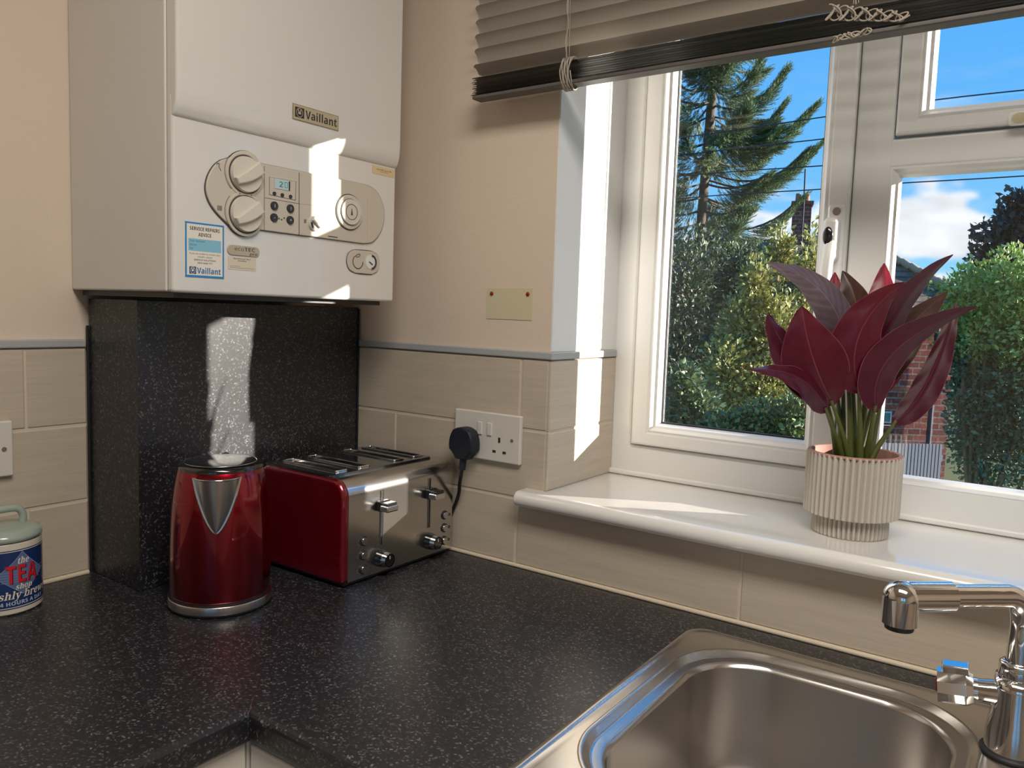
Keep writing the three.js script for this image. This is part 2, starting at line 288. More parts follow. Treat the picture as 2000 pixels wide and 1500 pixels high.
// ---------------------------------------------------------------- the window
{
  const w = thing('window_1', 'white plastic casement window with three panes', null, [XR, YS, -0.24], null, 'structure');
  const X0 = XR - TT, X1 = WX1, Y0 = YS + 0.001, Y1 = WY1, ZF = -0.228, ZB = -0.292, ZS = -0.218, ZG = -0.246;
  part(w, 'outer_frame', frame(X0, X1, Y0, Y1, 0.603, 1.326, 1.1017, 1.94, ZB, ZF, 0.006), M.upvc);
  part(w, 'frame_lip', rb(X0, X1, Y0, Y0 + 0.009, ZF - 0.003, ZF + 0.007, 0.003, 2), M.upvc);
  part(w, 'mullion', rb(0.968, 1.0235, 1.095, 1.945, ZB, ZF + 0.0005, 0.005, 2), M.upvc);
  part(w, 'transom', rb(1.018, 1.33, 1.583, 1.6275, ZB, ZF, 0.005, 2), M.upvc);
  // opening casement on the boiler side
  const s = part(w, 'casement_sash', frame(0.6065, 0.967, 1.1045, 1.938, 0.641, 0.9335, 1.1305, 1.90, ZB + 0.004, ZS, 0.004), M.upvc);
  part(s, 'glazing_bead', bead(0.640, 0.9345, 1.1295, 1.901, 0.0165, ZS - 0.002, ZG + 0.001), M.upvc);
  part(s, 'gasket', frame(0.654, 0.920, 1.144, 1.888, 0.658, 0.916, 1.1485, 1.884, ZG - 0.003, ZG + 0.003, 0.0005), M.gasket);
  part(s, 'pane', bb(0.655, 0.919, 1.145, 1.887, ZG - 0.0001, ZG + 0.0001), M.glass);
  // handle with screw and lock button
  const hx = 0.9512, hz = ZS;
  const h = part(s, 'handle', rb(hx - 0.0135, hx + 0.0135, 1.41, 1.53, hz - 0.001, hz + 0.010, 0.008, 3), M.upvc);
  part(h, 'handle_boss', rb(hx - 0.0145, hx + 0.009, 1.438, 1.508, hz + 0.006, hz + 0.032, 0.009, 3), M.upvc);
  part(h, 'grip', merge([tube([[hx - 0.002, 1.47, hz + 0.026], [hx - 0.003, 1.43, hz + 0.034], [hx - 0.004, 1.38, hz + 0.036], [hx - 0.005, 1.335, hz + 0.034]], 0.0095, 24, 10)]), M.upvc);
  const sc = new THREE.CylinderGeometry(0.0062, 0.0062, 0.002, 20); sc.rotateX(Math.PI / 2); part(h, 'screw', sc, M.silver, [hx + 0.001, 1.5185, hz + 0.0105]);
  const lk = new THREE.SphereGeometry(1, 24, 16); lk.scale(0.0078, 0.0145, 0.004); part(h, 'lock_button', lk, M.black, [hx - 0.0045, 1.478, hz + 0.0335]);
  // fixed pane and top vent
  const fb = part(w, 'glazing_bead', bead(1.0215, 1.328, 1.0945, 1.585, 0.0150, ZF - 0.001, ZG + 0.001), M.upvc);
  part(fb, 'gasket', frame(1.030, 1.318, 1.103, 1.575, 1.0345, 1.314, 1.1075, 1.571, ZG - 0.003, ZG + 0.003, 0.0005), M.gasket);
  part(w, 'pane', bb(1.031, 1.317, 1.104, 1.574, ZG - 0.0001, ZG + 0.0001), M.glass);
  const v = part(w, 'vent_sash', frame(1.0265, 1.323, 1.631, 1.938, 1.0575, 1.291, 1.653, 1.905, ZB + 0.004, ZS, 0.004), M.upvc);
  part(v, 'glazing_bead', bead(1.0565, 1.292, 1.652, 1.906, 0.0165, ZS - 0.002, ZG + 0.001), M.upvc);
  part(v, 'gasket', frame(1.068, 1.280, 1.6635, 1.894, 1.0725, 1.2755, 1.668, 1.89, ZG - 0.003, ZG + 0.003, 0.0005), M.gasket);
  part(v, 'pane', bb(1.069, 1.279, 1.6645, 1.893, ZG - 0.0001, ZG + 0.0001), M.glass);
  const hp = on(1998, 233, 'z', ZS), hv = part(v, 'handle', rb(hp.x - 0.017, hp.x + 0.10, hp.y - 0.009, hp.y + 0.010, ZS - 0.001, ZS + 0.012, 0.0055, 3), M.upvc);
  const hk = new THREE.SphereGeometry(1, 20, 14); hk.scale(0.010, 0.0075, 0.003); part(hv, 'screw_cap', hk, M.paper, [hp.x - 0.003, hp.y, ZS + 0.012]);
}

// ---------------------------------------------------------------- worktop, cabinets, pipe boxing
{
  const L = [[0.002, 0.002], [RX, 0.002], [RX, 0.601], [0.5727, 0.601], [0.5727, 2.2], [0.002, 2.2]];
  const hole = [[0.871, 0.070], [1.238, 0.070], [1.238, 0.506], [0.871, 0.506]];
  const wt = solo('worktop', metric(slab(L, 0.862, 0.9, 0.009, [hole])), M.laminate, 'dark speckled laminate worktop turning the kitchen corner', 'worktop');
  const j = bb(-0.0006, 0.0006, -0.0003, 0.0003, -0.022, 0.022); j.rotateY(Math.PI / 4); j.translate(0.5627, 0.9003, 0.591); part(wt, 'joint_strip', j, M.silver, null, 'pale joint strip at the inner corner');
}
function planks(parent, n, f) { for (let i = 0; i < n; i++) f(i); }
{
  const a = thing('base_cabinet', 'cream planked base cabinet under the worktop on the boiler wall', 'cabinet', [0.28, 0, 1.4]);
  part(a, 'carcass', bb(0.02, 0.535, 0.1, 0.861, 0.66, 2.19), M.cabinet);
  part(a, 'corner_post', rb(0.53, 0.5605, 0.1, 0.861, 0.5955, 0.6555, 0.002, 1), M.cabinet);
  const d = part(a, 'door', bb(0.537, 0.548, 0.11, 0.858, 0.659, 1.15), M.cabinet);
  planks(d, 5, (i) => part(d, 'plank', rb(0.546, 0.5605, 0.11, 0.858, 0.659 + i * 0.098, 0.754 + i * 0.098, 0.003, 1), M.cabinet));
  const b = thing('base_cabinet', 'cream planked base cabinet under the sink', 'cabinet', [1.0, 0, 0.3]);
  part(b, 'corner_post', rb(0.525, 0.5615, 0.1, 0.861, 0.555, 0.5945, 0.002, 1), M.cabinet);
  part(b, 'carcass', merge([bb(0.60, 0.612, 0.1, 0.861, 0.02, 0.572), bb(1.48, 1.49, 0.1, 0.861, 0.02, 0.572), bb(0.612, 1.48, 0.1, 0.112, 0.02, 0.572), bb(0.612, 1.48, 0.112, 0.861, 0.02, 0.03)]), M.cabinet);
  const d2 = part(b, 'door', bb(0.60, 1.18, 0.11, 0.858, 0.574, 0.584), M.cabinet);
  planks(d2, 6, (i) => part(d2, 'plank', rb(0.564 + i * 0.098, 0.659 + i * 0.098, 0.11, 0.858, 0.580, 0.5935, 0.003, 1), M.cabinet));
}
{
  const p = thing('pipe_boxing', 'dark speckled laminate boxing in the corner beneath the boiler', 'boxing', [0.07, 0.9, 0.24]);
  const A = [[0.001, 0.4605], [0.001, 0.482], [0.1255, 0.482], [0.1245, 0.4605]];
  part(p, 'side_panel', metric(slab(A, 0.9005, 1.3425, 0.0006)), M.laminate);
  const B = [[0.145, 0.4835], [0.1275, 0.4835], [0.086, 0.003], [0.104, 0.003]];
  part(p, 'front_panel', metric(slab(B, 0.9005, 1.3425, 0.0008)), M.laminate);
  part(p, 'top_panel', metric(slab([[0.001, 0.003], [0.086, 0.003], [0.1225, 0.4605], [0.001, 0.4605]], 1.333, 1.3425, 0.0006)), M.laminate);
  part(p, 'sealant', tube([[0.001, 0.901, 0.4845], [0.001, 1.1, 0.4845], [0.001, 1.30, 0.4845]], 0.0022, 10, 6), M.rubber);
  part(p, 'sealant', tube([[0.106, 0.901, 0.0025], [0.106, 1.1, 0.0025], [0.106, 1.34, 0.0025]], 0.002, 10, 6), M.rubber);
}

// ---------------------------------------------------------------- boiler
{
  const BX = 0.272, b = thing('boiler', 'white wall-hung gas boiler with round knobs and blue service sticker', 'boiler', [0.13, 1.354, 0.29]);
  part(b, 'casing', rb(-0.005, 0.2555, 1.3555, 2.08, 0.0785, 0.504, 0.003, 2), M.enamelSide);
  part(b, 'seam', bb(0.05, 0.2575, 1.36, 2.07, 0.084, 0.500), M.dark);  // dark block in the joint, its colour standing in for shade
  part(b, 'base_plate', bb(0.0, 0.25, 1.3475, 1.3565, 0.09, 0.49), M.dark);
  part(b, 'lower_front', rb(0.2572, BX, 1.3545, 1.62, 0.0771, 0.504, 0.005, 3), M.enamel);
  // upper front cover: a swelling that rolls back to the lower panel
  {
    const pr = new THREE.Shape(); pr.moveTo(0.2572, 1.588); pr.lineTo(BX - 0.002, 1.588); pr.quadraticCurveTo(BX + 0.003, 1.589, BX + 0.006, 1.597); pr.quadraticCurveTo(BX + 0.010, 1.606, BX + 0.0105, 1.622); pr.lineTo(BX + 0.0105, 2.07); pr.lineTo(0.2572, 2.08); pr.closePath();
    const g = new THREE.ExtrudeGeometry(pr, { depth: 0.4265 - 0.008, bevelEnabled: true, bevelSize: 0.004, bevelThickness: 0.004, bevelOffset: -0.004, bevelSegments: 3, curveSegments: 10 }); g.translate(0, 0, 0.0771 + 0.004);
    part(b, 'upper_cover', g, M.enamel);
  }
  const X = BX;
  const flat = (pts, d, bev, mat, name, parent = b, x = X, label) => {   // outline in photo pixels on the front, raised by d
    const s = new THREE.Shape(pts.map(([u, v]) => { const q = on(u, v, 'x', x); return new THREE.Vector2(-q.z, q.y); }));
    const g = new THREE.ExtrudeGeometry(s, { depth: d - bev, bevelEnabled: bev > 0, bevelSize: bev, bevelThickness: bev, bevelOffset: -bev, bevelSegments: 2, curveSegments: 10 });
    g.rotateY(Math.PI / 2); g.translate(x - 0.0005, 0, 0); return part(parent, name, g, mat, null, label);
  };
  const smooth = (pts, n = 80) => new THREE.CatmullRomCurve3(pts.map(([a, c]) => V(a, c, 0)), false, 'centripetal').getPoints(n).map((p) => [p.x, p.y]);
  const outline = [...smooth([[506, 319], [495, 303], [482, 296], [468, 295], [455, 300], [446, 308], [430, 313], [416, 324], [404, 345], [400, 367], [403, 385], [411, 402], [425, 420], [438, 433], [446, 441], [455, 452], [468, 460], [480, 462], [493, 458], [506, 449]]),
    ...smooth([[706, 475.5], [724, 473], [738, 458], [746, 438], [748, 415], [744, 395], [733, 374], [718, 363], [704, 359]], 40)];
  const grow = (pts, k) => { const c = [574, 385]; return pts.map(([x, y]) => { const dx = x - c[0], dy = y - c[1], l = Math.hypot(dx, dy); return [x + dx / l * k, y + dy / l * k]; }); };
  flat(grow(outline, 1.6), 0.0022, 0, M.line, 'panel_rim');
  const cp = flat(outline, 0.0045, 0.0012, M.panel, 'control_panel', b, X, 'beige control panel');
  const XP = X + 0.004;
  const box = (u0, v0, u1, v1, d, mat, name, parent = cp) => { const a = on(u0, v0, 'x', XP), c = on(u1, v1, 'x', XP); return part(parent, name, bb(XP - 0.001, XP + d, Math.min(a.y, c.y), Math.max(a.y, c.y), Math.min(a.z, c.z), Math.max(a.z, c.z)), mat); };
  const P3 = (u, v) => on(u, v, 'x', XP);
  // module seams
  const seam = (u0, v0, u1, v1, r = 0.0004, mat = M.line) => part(cp, 'seam', tube([P3(u0, v0).setX(XP + 0.0002), P3(u1, v1).setX(XP + 0.0002)], r, 1, 5), mat);
  seam(516, 324, 516, 449); seam(584, 337, 584, 459, 0.0006); seam(718, 364, 717, 473, 0.0003, M.panel); seam(517, 386, 584, 398, 0.0003); seam(584, 398, 655, 404, 0.0002, M.panel);
  seam(526, 345, 578, 354, 0.00035, M.knob); seam(526, 380, 577, 391, 0.00035); seam(526, 345, 526, 380, 0.00035); seam(578, 354, 577, 391, 0.00035);
  // knobs: dish, skirt and grip
  for (const [u, v] of [[479, 341], [479, 418.5]]) {
    const c = P3(u, v), dish = new THREE.TorusGeometry(0.0300, 0.0022, 10, 48); dish.rotateY(Math.PI / 2); dish.scale(0.3, 1, 1);
    const k = part(cp, 'knob', new THREE.CylinderGeometry(0.0248, 0.0262, 0.007, 48).rotateZ(-Math.PI / 2), M.knob, [XP + 0.003, c.y, c.z]);
    part(k, 'knob_dish', dish, M.panel, [XP + 0.0005, c.y, c.z]);
    part(k, 'knob_shade_disc', new THREE.CylinderGeometry(0.0274, 0.0274, 0.0016, 48).rotateZ(-Math.PI / 2), M.line, [XP + 0.0004, c.y, c.z]);  // dark disc that paints the shaded gap round the knob
    const gs = new THREE.Shape(); gs.moveTo(-0.0235, -0.004); gs.quadraticCurveTo(0, -0.0125, 0.0235, -0.008); gs.lineTo(0.0235, 0.008); gs.quadraticCurveTo(0, 0.0045, -0.0235, 0.004); gs.closePath();
    const gg = new THREE.ExtrudeGeometry(gs, { depth: 0.004, bevelEnabled: true, bevelSize: 0.002, bevelThickness: 0.003, bevelSegments: 3, bevelOffset: -0.001 }); gg.rotateZ(0.55); gg.rotateY(Math.PI / 2);
    part(k, 'grip', gg, M.knob, [XP + 0.006, c.y, c.z]);
    const arc = []; for (let i = 0; i <= 10; i++) { const a = Math.PI * (0.78 + 0.48 * i / 10); arc.push(V(XP + 0.0002, c.y + 0.034 * Math.sin(a) + 0.001, c.z - 0.034 * Math.cos(a))); }
    part(k, 'scale_mark', tube(arc, 0.0004, 20, 5), M.line);
    if (v < 400) { part(k, 'tap_symbol', tube([V(XP, c.y + 0.007, c.z + 0.047), V(XP, c.y + 0.009, c.z + 0.043), V(XP, c.y + 0.004, c.z + 0.043), V(XP, c.y - 0.001, c.z + 0.040)], 0.0006, 12, 5), M.line); }
    else for (let i = 0; i < 4; i++) part(k, 'radiator_symbol', bb(XP - 0.0003, XP + 0.0003, c.y + 0.0, c.y + 0.007, c.z + 0.039 + i * 0.0019, c.z + 0.040 + i * 0.0019), M.line);
  }
  // display
  {
    const t = paint(128, 80, (x) => { x.fillStyle = '#b9d3d6'; x.fillRect(0, 0, 128, 80); x.strokeStyle = '#5e8f9c'; x.lineWidth = 5; x.font = 'bold 62px sans-serif'; x.fillStyle = '#4f8492'; x.fillText('2', 36, 63); x.strokeRect(84, 18, 22, 42); x.fillStyle = '#26262c'; x.fillRect(116, 4, 12, 76); });
    const a = P3(536, 348), c = P3(566, 373), g = new THREE.PlaneGeometry(a.z - c.z, a.y - c.y); g.rotateY(Math.PI / 2);
    part(cp, 'display_screen', g, std(lin(1, 1, 1), 0.2, 0, { map: t }), [XP + 0.0008, (a.y + c.y) / 2, (a.z + c.z) / 2]);
  }
  const sign = { b1: '2', b2: '1', b3: '-', b4: '+' };
  for (const [k, u, v] of [['b1', 535, 402], ['b2', 566.5, 407.5], ['b3', 534.5, 425], ['b4', 566, 430]]) {
    const c = P3(u, v), t = paint(64, 64, (x) => { x.fillStyle = '#37363a'; x.fillRect(0, 0, 64, 64); x.fillStyle = '#d8d4cc'; x.font = 'bold 40px sans-serif'; x.textAlign = 'center'; x.fillText({ b1: 'i', b2: '!', b3: '-', b4: '+' }[k], 32, 46); });
    const g = new THREE.CylinderGeometry(0.0062, 0.0066, 0.003, 24); g.rotateX(Math.PI / 2); g.rotateY(Math.PI / 2);
    const bt = part(cp, 'button', g, M.dark, [XP + 0.001, c.y, c.z]);
    const f = new THREE.CircleGeometry(0.0055, 20); f.rotateY(Math.PI / 2); part(bt, 'button_face', f, std(lin(1, 1, 1), 0.5, 0, { map: t }), [XP + 0.0027, c.y, c.z]);
  }
  for (const [u, v] of [[535.5, 378], [551, 381], [567, 384]]) { const c = P3(u, v); part(cp, 'indicator', new THREE.CylinderGeometry(0.0027, 0.003, 0.002, 16).rotateZ(-Math.PI / 2), M.dark, [XP + 0.0006, c.y, c.z]); }
  for (const [u, v] of [[545, 427], [550, 429], [555, 426]]) { const c = P3(u, v); part(cp, 'mode_mark', bb(XP - 0.0003, XP + 0.0003, c.y - 0.0012, c.y + 0.0012, c.z - 0.0012, c.z + 0.0012), M.line); }
  // small selector and timer clock
  { const c = P3(613, 437), k = part(cp, 'selector', new THREE.CylinderGeometry(0.0115, 0.0125, 0.005, 32).rotateZ(-Math.PI / 2), M.knob, [XP + 0.002, c.y, c.z]);
    part(k, 'grip', new RoundedBoxGeometry(0.006, 0.004, 0.02, 2, 0.0015).rotateX(-0.6), M.knob, [XP + 0.006, c.y, c.z]); part(k, 'notch', new RoundedBoxGeometry(0.003, 0.009, 0.003, 1, 0.0006).rotateX(0.3), M.dark, [XP + 0.0045, c.y - 0.003, c.z + 0.0075]);
    for (let i = 0; i < 3; i++) part(k, 'radiator_symbol', bb(XP - 0.0003, XP + 0.0003, c.y - 0.001, c.y + 0.005, c.z + 0.0155 + i * 0.0016, c.z + 0.0163 + i * 0.0016), M.line); }
  { const c = P3(681.5, 414.5), ck = part(cp, 'timer_clock', new THREE.CylinderGeometry(0.0275, 0.0288, 0.004, 56).rotateZ(-Math.PI / 2), M.knob, [XP + 0.0015, c.y, c.z]);
    part(ck, 'timer_ring', new THREE.TorusGeometry(0.0288, 0.001, 8, 56).rotateY(Math.PI / 2), M.line, [XP + 0.0006, c.y, c.z]);
    part(ck, 'dial', new THREE.CylinderGeometry(0.0205, 0.0215, 0.004, 48).rotateZ(-Math.PI / 2), M.knob, [XP + 0.0048, c.y, c.z]);
    part(ck, 'dial_ring', new THREE.TorusGeometry(0.0212, 0.0008, 8, 48).rotateY(Math.PI / 2), M.line, [XP + 0.0038, c.y, c.z]);
    part(ck, 'dial_ring', new THREE.TorusGeometry(0.0125, 0.0006, 8, 40).rotateY(Math.PI / 2), M.line, [XP + 0.0068, c.y, c.z]);
    const n = 48, ticks = []; for (let i = 0; i < n; i++) { const a = i / n * 2 * Math.PI, t = bb(-0.0005, 0.0005, 0.0225, 0.0262, -0.0003, 0.0003); t.rotateX(a); ticks.push(t); } part(ck, 'tick_marks', merge(ticks), M.panel, [XP + 0.0036, c.y, c.z]);
    const hs = new THREE.Shape([new THREE.Vector2(-0.002, -0.005), new THREE.Vector2(0.002, -0.005), new THREE.Vector2(0, 0.006)]); part(ck, 'clock_hand', new THREE.ExtrudeGeometry(hs, { depth: 0.001, bevelEnabled: false }).rotateY(Math.PI / 2), M.line, [XP + 0.0066, c.y, c.z]); }
  { const c = P3(650, 462.5); part(cp, 'tiny_print', bb(XP - 0.0002, XP + 0.0002, c.y - 0.0008, c.y + 0.0008, c.z - 0.010, c.z + 0.010), M.line); }
  // pressure gauge window
  { const gz = flat([...smooth([[690, 488], [681, 493], [676, 508], [681, 526], [692, 533]], 20), ...smooth([[725, 536], [735, 530], [740, 514], [736, 498], [726, 491]], 20)], 0.003, 0.001, M.panel, 'gauge_panel');
    part(gz, 'gauge_rim', tube([...smooth([[690, 488], [681, 493], [676, 508], [681, 526], [692, 533]], 20), ...smooth([[725, 536], [735, 530], [740, 514], [736, 498], [726, 491]], 20)].map(([u, v]) => on(u, v, 'x', X).setX(X + 0.001)), 0.0007, 80, 6, true), M.line);
    const d = on(722, 512, 'x', X), dr = on(697, 510, 'x', X);
    const dial = part(gz, 'gauge_dial', new THREE.CylinderGeometry(0.0125, 0.0125, 0.002, 32).rotateZ(-Math.PI / 2), M.white, [X + 0.0025, d.y, d.z]);
    const ar = []; for (let i = 0; i <= 14; i++) { const a = -1.5 + 3.0 * i / 14; ar.push(V(X + 0.0038, d.y + 0.0112 * Math.sin(a), d.z - 0.0112 * Math.cos(a))); } part(dial, 'gauge_band', tube(ar, 0.0016, 24, 6), M.dark);
    part(dial, 'needle', new THREE.BoxGeometry(0.001, 0.0016, 0.009).rotateX(-0.5), M.dark, [X + 0.0042, d.y - 0.002, d.z + 0.001]);
    const r2 = []; for (let i = 0; i <= 14; i++) { const a = 2.3 + 4.0 * i / 14; r2.push(V(X + 0.0027, dr.y - 0.001 + 0.0115 * Math.sin(a), dr.z - 0.0115 * Math.cos(a))); } part(gz, 'filling_loop', tube(r2, 0.0008, 30, 6), M.line); part(gz, 'leaf_emblem', tube([V(X + 0.0027, dr.y + 0.008, dr.z + 0.006), V(X + 0.0027, dr.y + 0.0115, dr.z), V(X + 0.0027, dr.y + 0.0115, dr.z - 0.005), V(X + 0.0027, dr.y + 0.007, dr.z - 0.001)], 0.0006, 16, 5, true), M.line); }
  // printed labels
  const emblem = (x, ox, oy, s, ink, ground) => { x.fillStyle = ink; x.fillRect(ox, oy, s, s); x.strokeStyle = ground; x.lineWidth = s * 0.06; x.beginPath(); x.ellipse(ox + s / 2, oy + s * 0.5, s * 0.34, s * 0.42, 0, 0, 7); x.stroke(); x.fillStyle = ground; for (const k of [-1, 1]) { x.beginPath(); x.ellipse(ox + s / 2 + k * s * 0.12, oy + s * 0.3, s * 0.055, s * 0.17, k * 0.25, 0, 7); x.fill(); } x.beginPath(); x.ellipse(ox + s / 2, oy + s * 0.56, s * 0.17, s * 0.14, 0, 0, 7); x.fill(); x.fillStyle = ink; x.beginPath(); x.ellipse(ox + s / 2, oy + s * 0.74, s * 0.2, s * 0.09, 0, 0, 7); x.fill(); };
  const sticker = (name, u0, v0, u1, v1, tex, x, label, thick = 0.0006) => { const a = on(u0, v0, 'x', x), c = on(u1, v1, 'x', x), g = new THREE.BoxGeometry(a.z - c.z, a.y - c.y, thick); g.rotateY(Math.PI / 2); return part(b, name, g, phy(lin(1, 1, 1), 0.35, 0, { map: tex }), [x + thick / 2, (a.y + c.y) / 2, (a.z + c.z) / 2], label); };
  const word = (x, t, px, py, size, ink, fit) => { x.fillStyle = ink; x.font = `bold ${size}px sans-serif`; x.textAlign = 'left'; const w = x.measureText(t).width; x.save(); x.translate(px, py); x.scale(fit / w, 1); x.fillText(t, 0, 0); x.restore(); };
  sticker('brand_plate', 571, 201, 660, 256, paint(512, 150, (x, w, h) => { x.fillStyle = '#b9ab8e'; x.fillRect(0, 0, w, h); x.strokeStyle = '#8d8064'; x.lineWidth = 6; x.strokeRect(3, 3, w - 6, h - 6); emblem(x, 24, 26, 98, '#2d2f30', '#b9ab8e'); word(x, 'Vaillant', 136, 116, 112, '#2f3335', 358); }), X + 0.0105, 'beige brand plate with dark lettering', 0.0012);
  sticker('service_sticker', 361, 431.5, 437, 545, paint(256, 330, (x, w, h) => {
    x.fillStyle = '#2b86c4'; x.fillRect(0, 0, w, h); x.fillStyle = '#e9e2d6'; x.fillRect(10, 11, w - 20, h - 24); x.fillStyle = '#222'; x.textAlign = 'center'; x.font = 'bold 29px sans-serif';
    x.save(); x.translate(128, 48); x.scale(0.84, 1); x.fillText('SERVICE REPAIRS', 0, 0); x.fillText('ADVICE', 0, 34); x.restore();
    x.fillStyle = '#86bfd6'; x.fillRect(20, 98, w - 40, 74); x.fillStyle = '#37647c'; x.textAlign = 'left'; x.font = '17px sans-serif'; x.fillText('Your installer', 28, 117); x.fillText('Name', 28, 140); x.fillText('Tel', 28, 163);
    x.fillStyle = '#555'; x.textAlign = 'center'; x.font = '14px sans-serif'; x.fillText('If you are unable to contact your', 128, 192); x.fillText('installer, please', 128, 210); x.font = 'bold 15px sans-serif'; x.fillText('SERVICE SOLUTIONS', 128, 229); x.fillText('0870 6060 777', 128, 247);
    emblem(x, 26, 266, 44, '#1d4b74', '#e9e2d6'); word(x, 'Vaillant', 76, 306, 50, '#1f62a0', 158);
  }), X, 'blue bordered service sticker');
  const et = paint(256, 100, (x, w, h) => { x.fillStyle = '#b8ab94'; x.fillRect(0, 0, w, h); x.fillStyle = '#4c4a46'; x.font = '50px sans-serif'; x.fillText('eco', 52, 52); x.font = 'bold 50px sans-serif'; x.fillText('TEC', 132, 52); x.font = 'italic bold 40px sans-serif'; x.fillText('pro', 170, 88); });
  { const a = on(443, 477, 'x', X), c = on(506, 503, 'x', X), w = a.z - c.z, h = a.y - c.y, s = rect2(-w / 2, w / 2, -h / 2, h / 2, h * 0.48), g = new THREE.ExtrudeGeometry(s, { depth: 0.0012, bevelEnabled: true, bevelSize: 0.0006, bevelThickness: 0.0006, bevelOffset: -0.0006, bevelSegments: 1 }), p = g.attributes.position, uv = g.attributes.uv;
    for (let i = 0; i < p.count; i++) uv.setXY(i, p.getX(i) / w + 0.5, p.getY(i) / h + 0.5); g.rotateY(Math.PI / 2); part(b, 'model_badge', g, phy(lin(1, 1, 1), 0.3, 0, { map: et }), [X, (a.y + c.y) / 2, (a.z + c.z) / 2], 'beige pill-shaped model badge'); }
  sticker('rating_label', 445, 500, 500, 530, paint(220, 130, (x, w, h) => { x.fillStyle = '#d8cdb8'; x.fillRect(0, 0, w, h); x.fillStyle = '#333'; x.font = 'bold 17px sans-serif'; x.textAlign = 'center'; x.fillText('Benchmark No.1', 110, 24); x.fillText('installer', 110, 44); x.fillStyle = '#8d8272'; x.fillRect(14, 92, 80, 4); x.fillRect(14, 108, 190, 4); }), X, 'cream paper label under the badge', 0.0004);
  sticker('small_label', 727, 322, 770, 348, paint(200, 96, (x, w, h) => { x.fillStyle = '#dcc59a'; x.fillRect(0, 0, w, h); x.fillStyle = '#4a4030'; x.font = 'bold 20px sans-serif'; x.textAlign = 'center'; x.fillText('ecoTEC pro 24', 104, 42); x.font = '14px sans-serif'; x.fillText('combination', 104, 62); }), X, 'small yellow label', 0.0004);
}

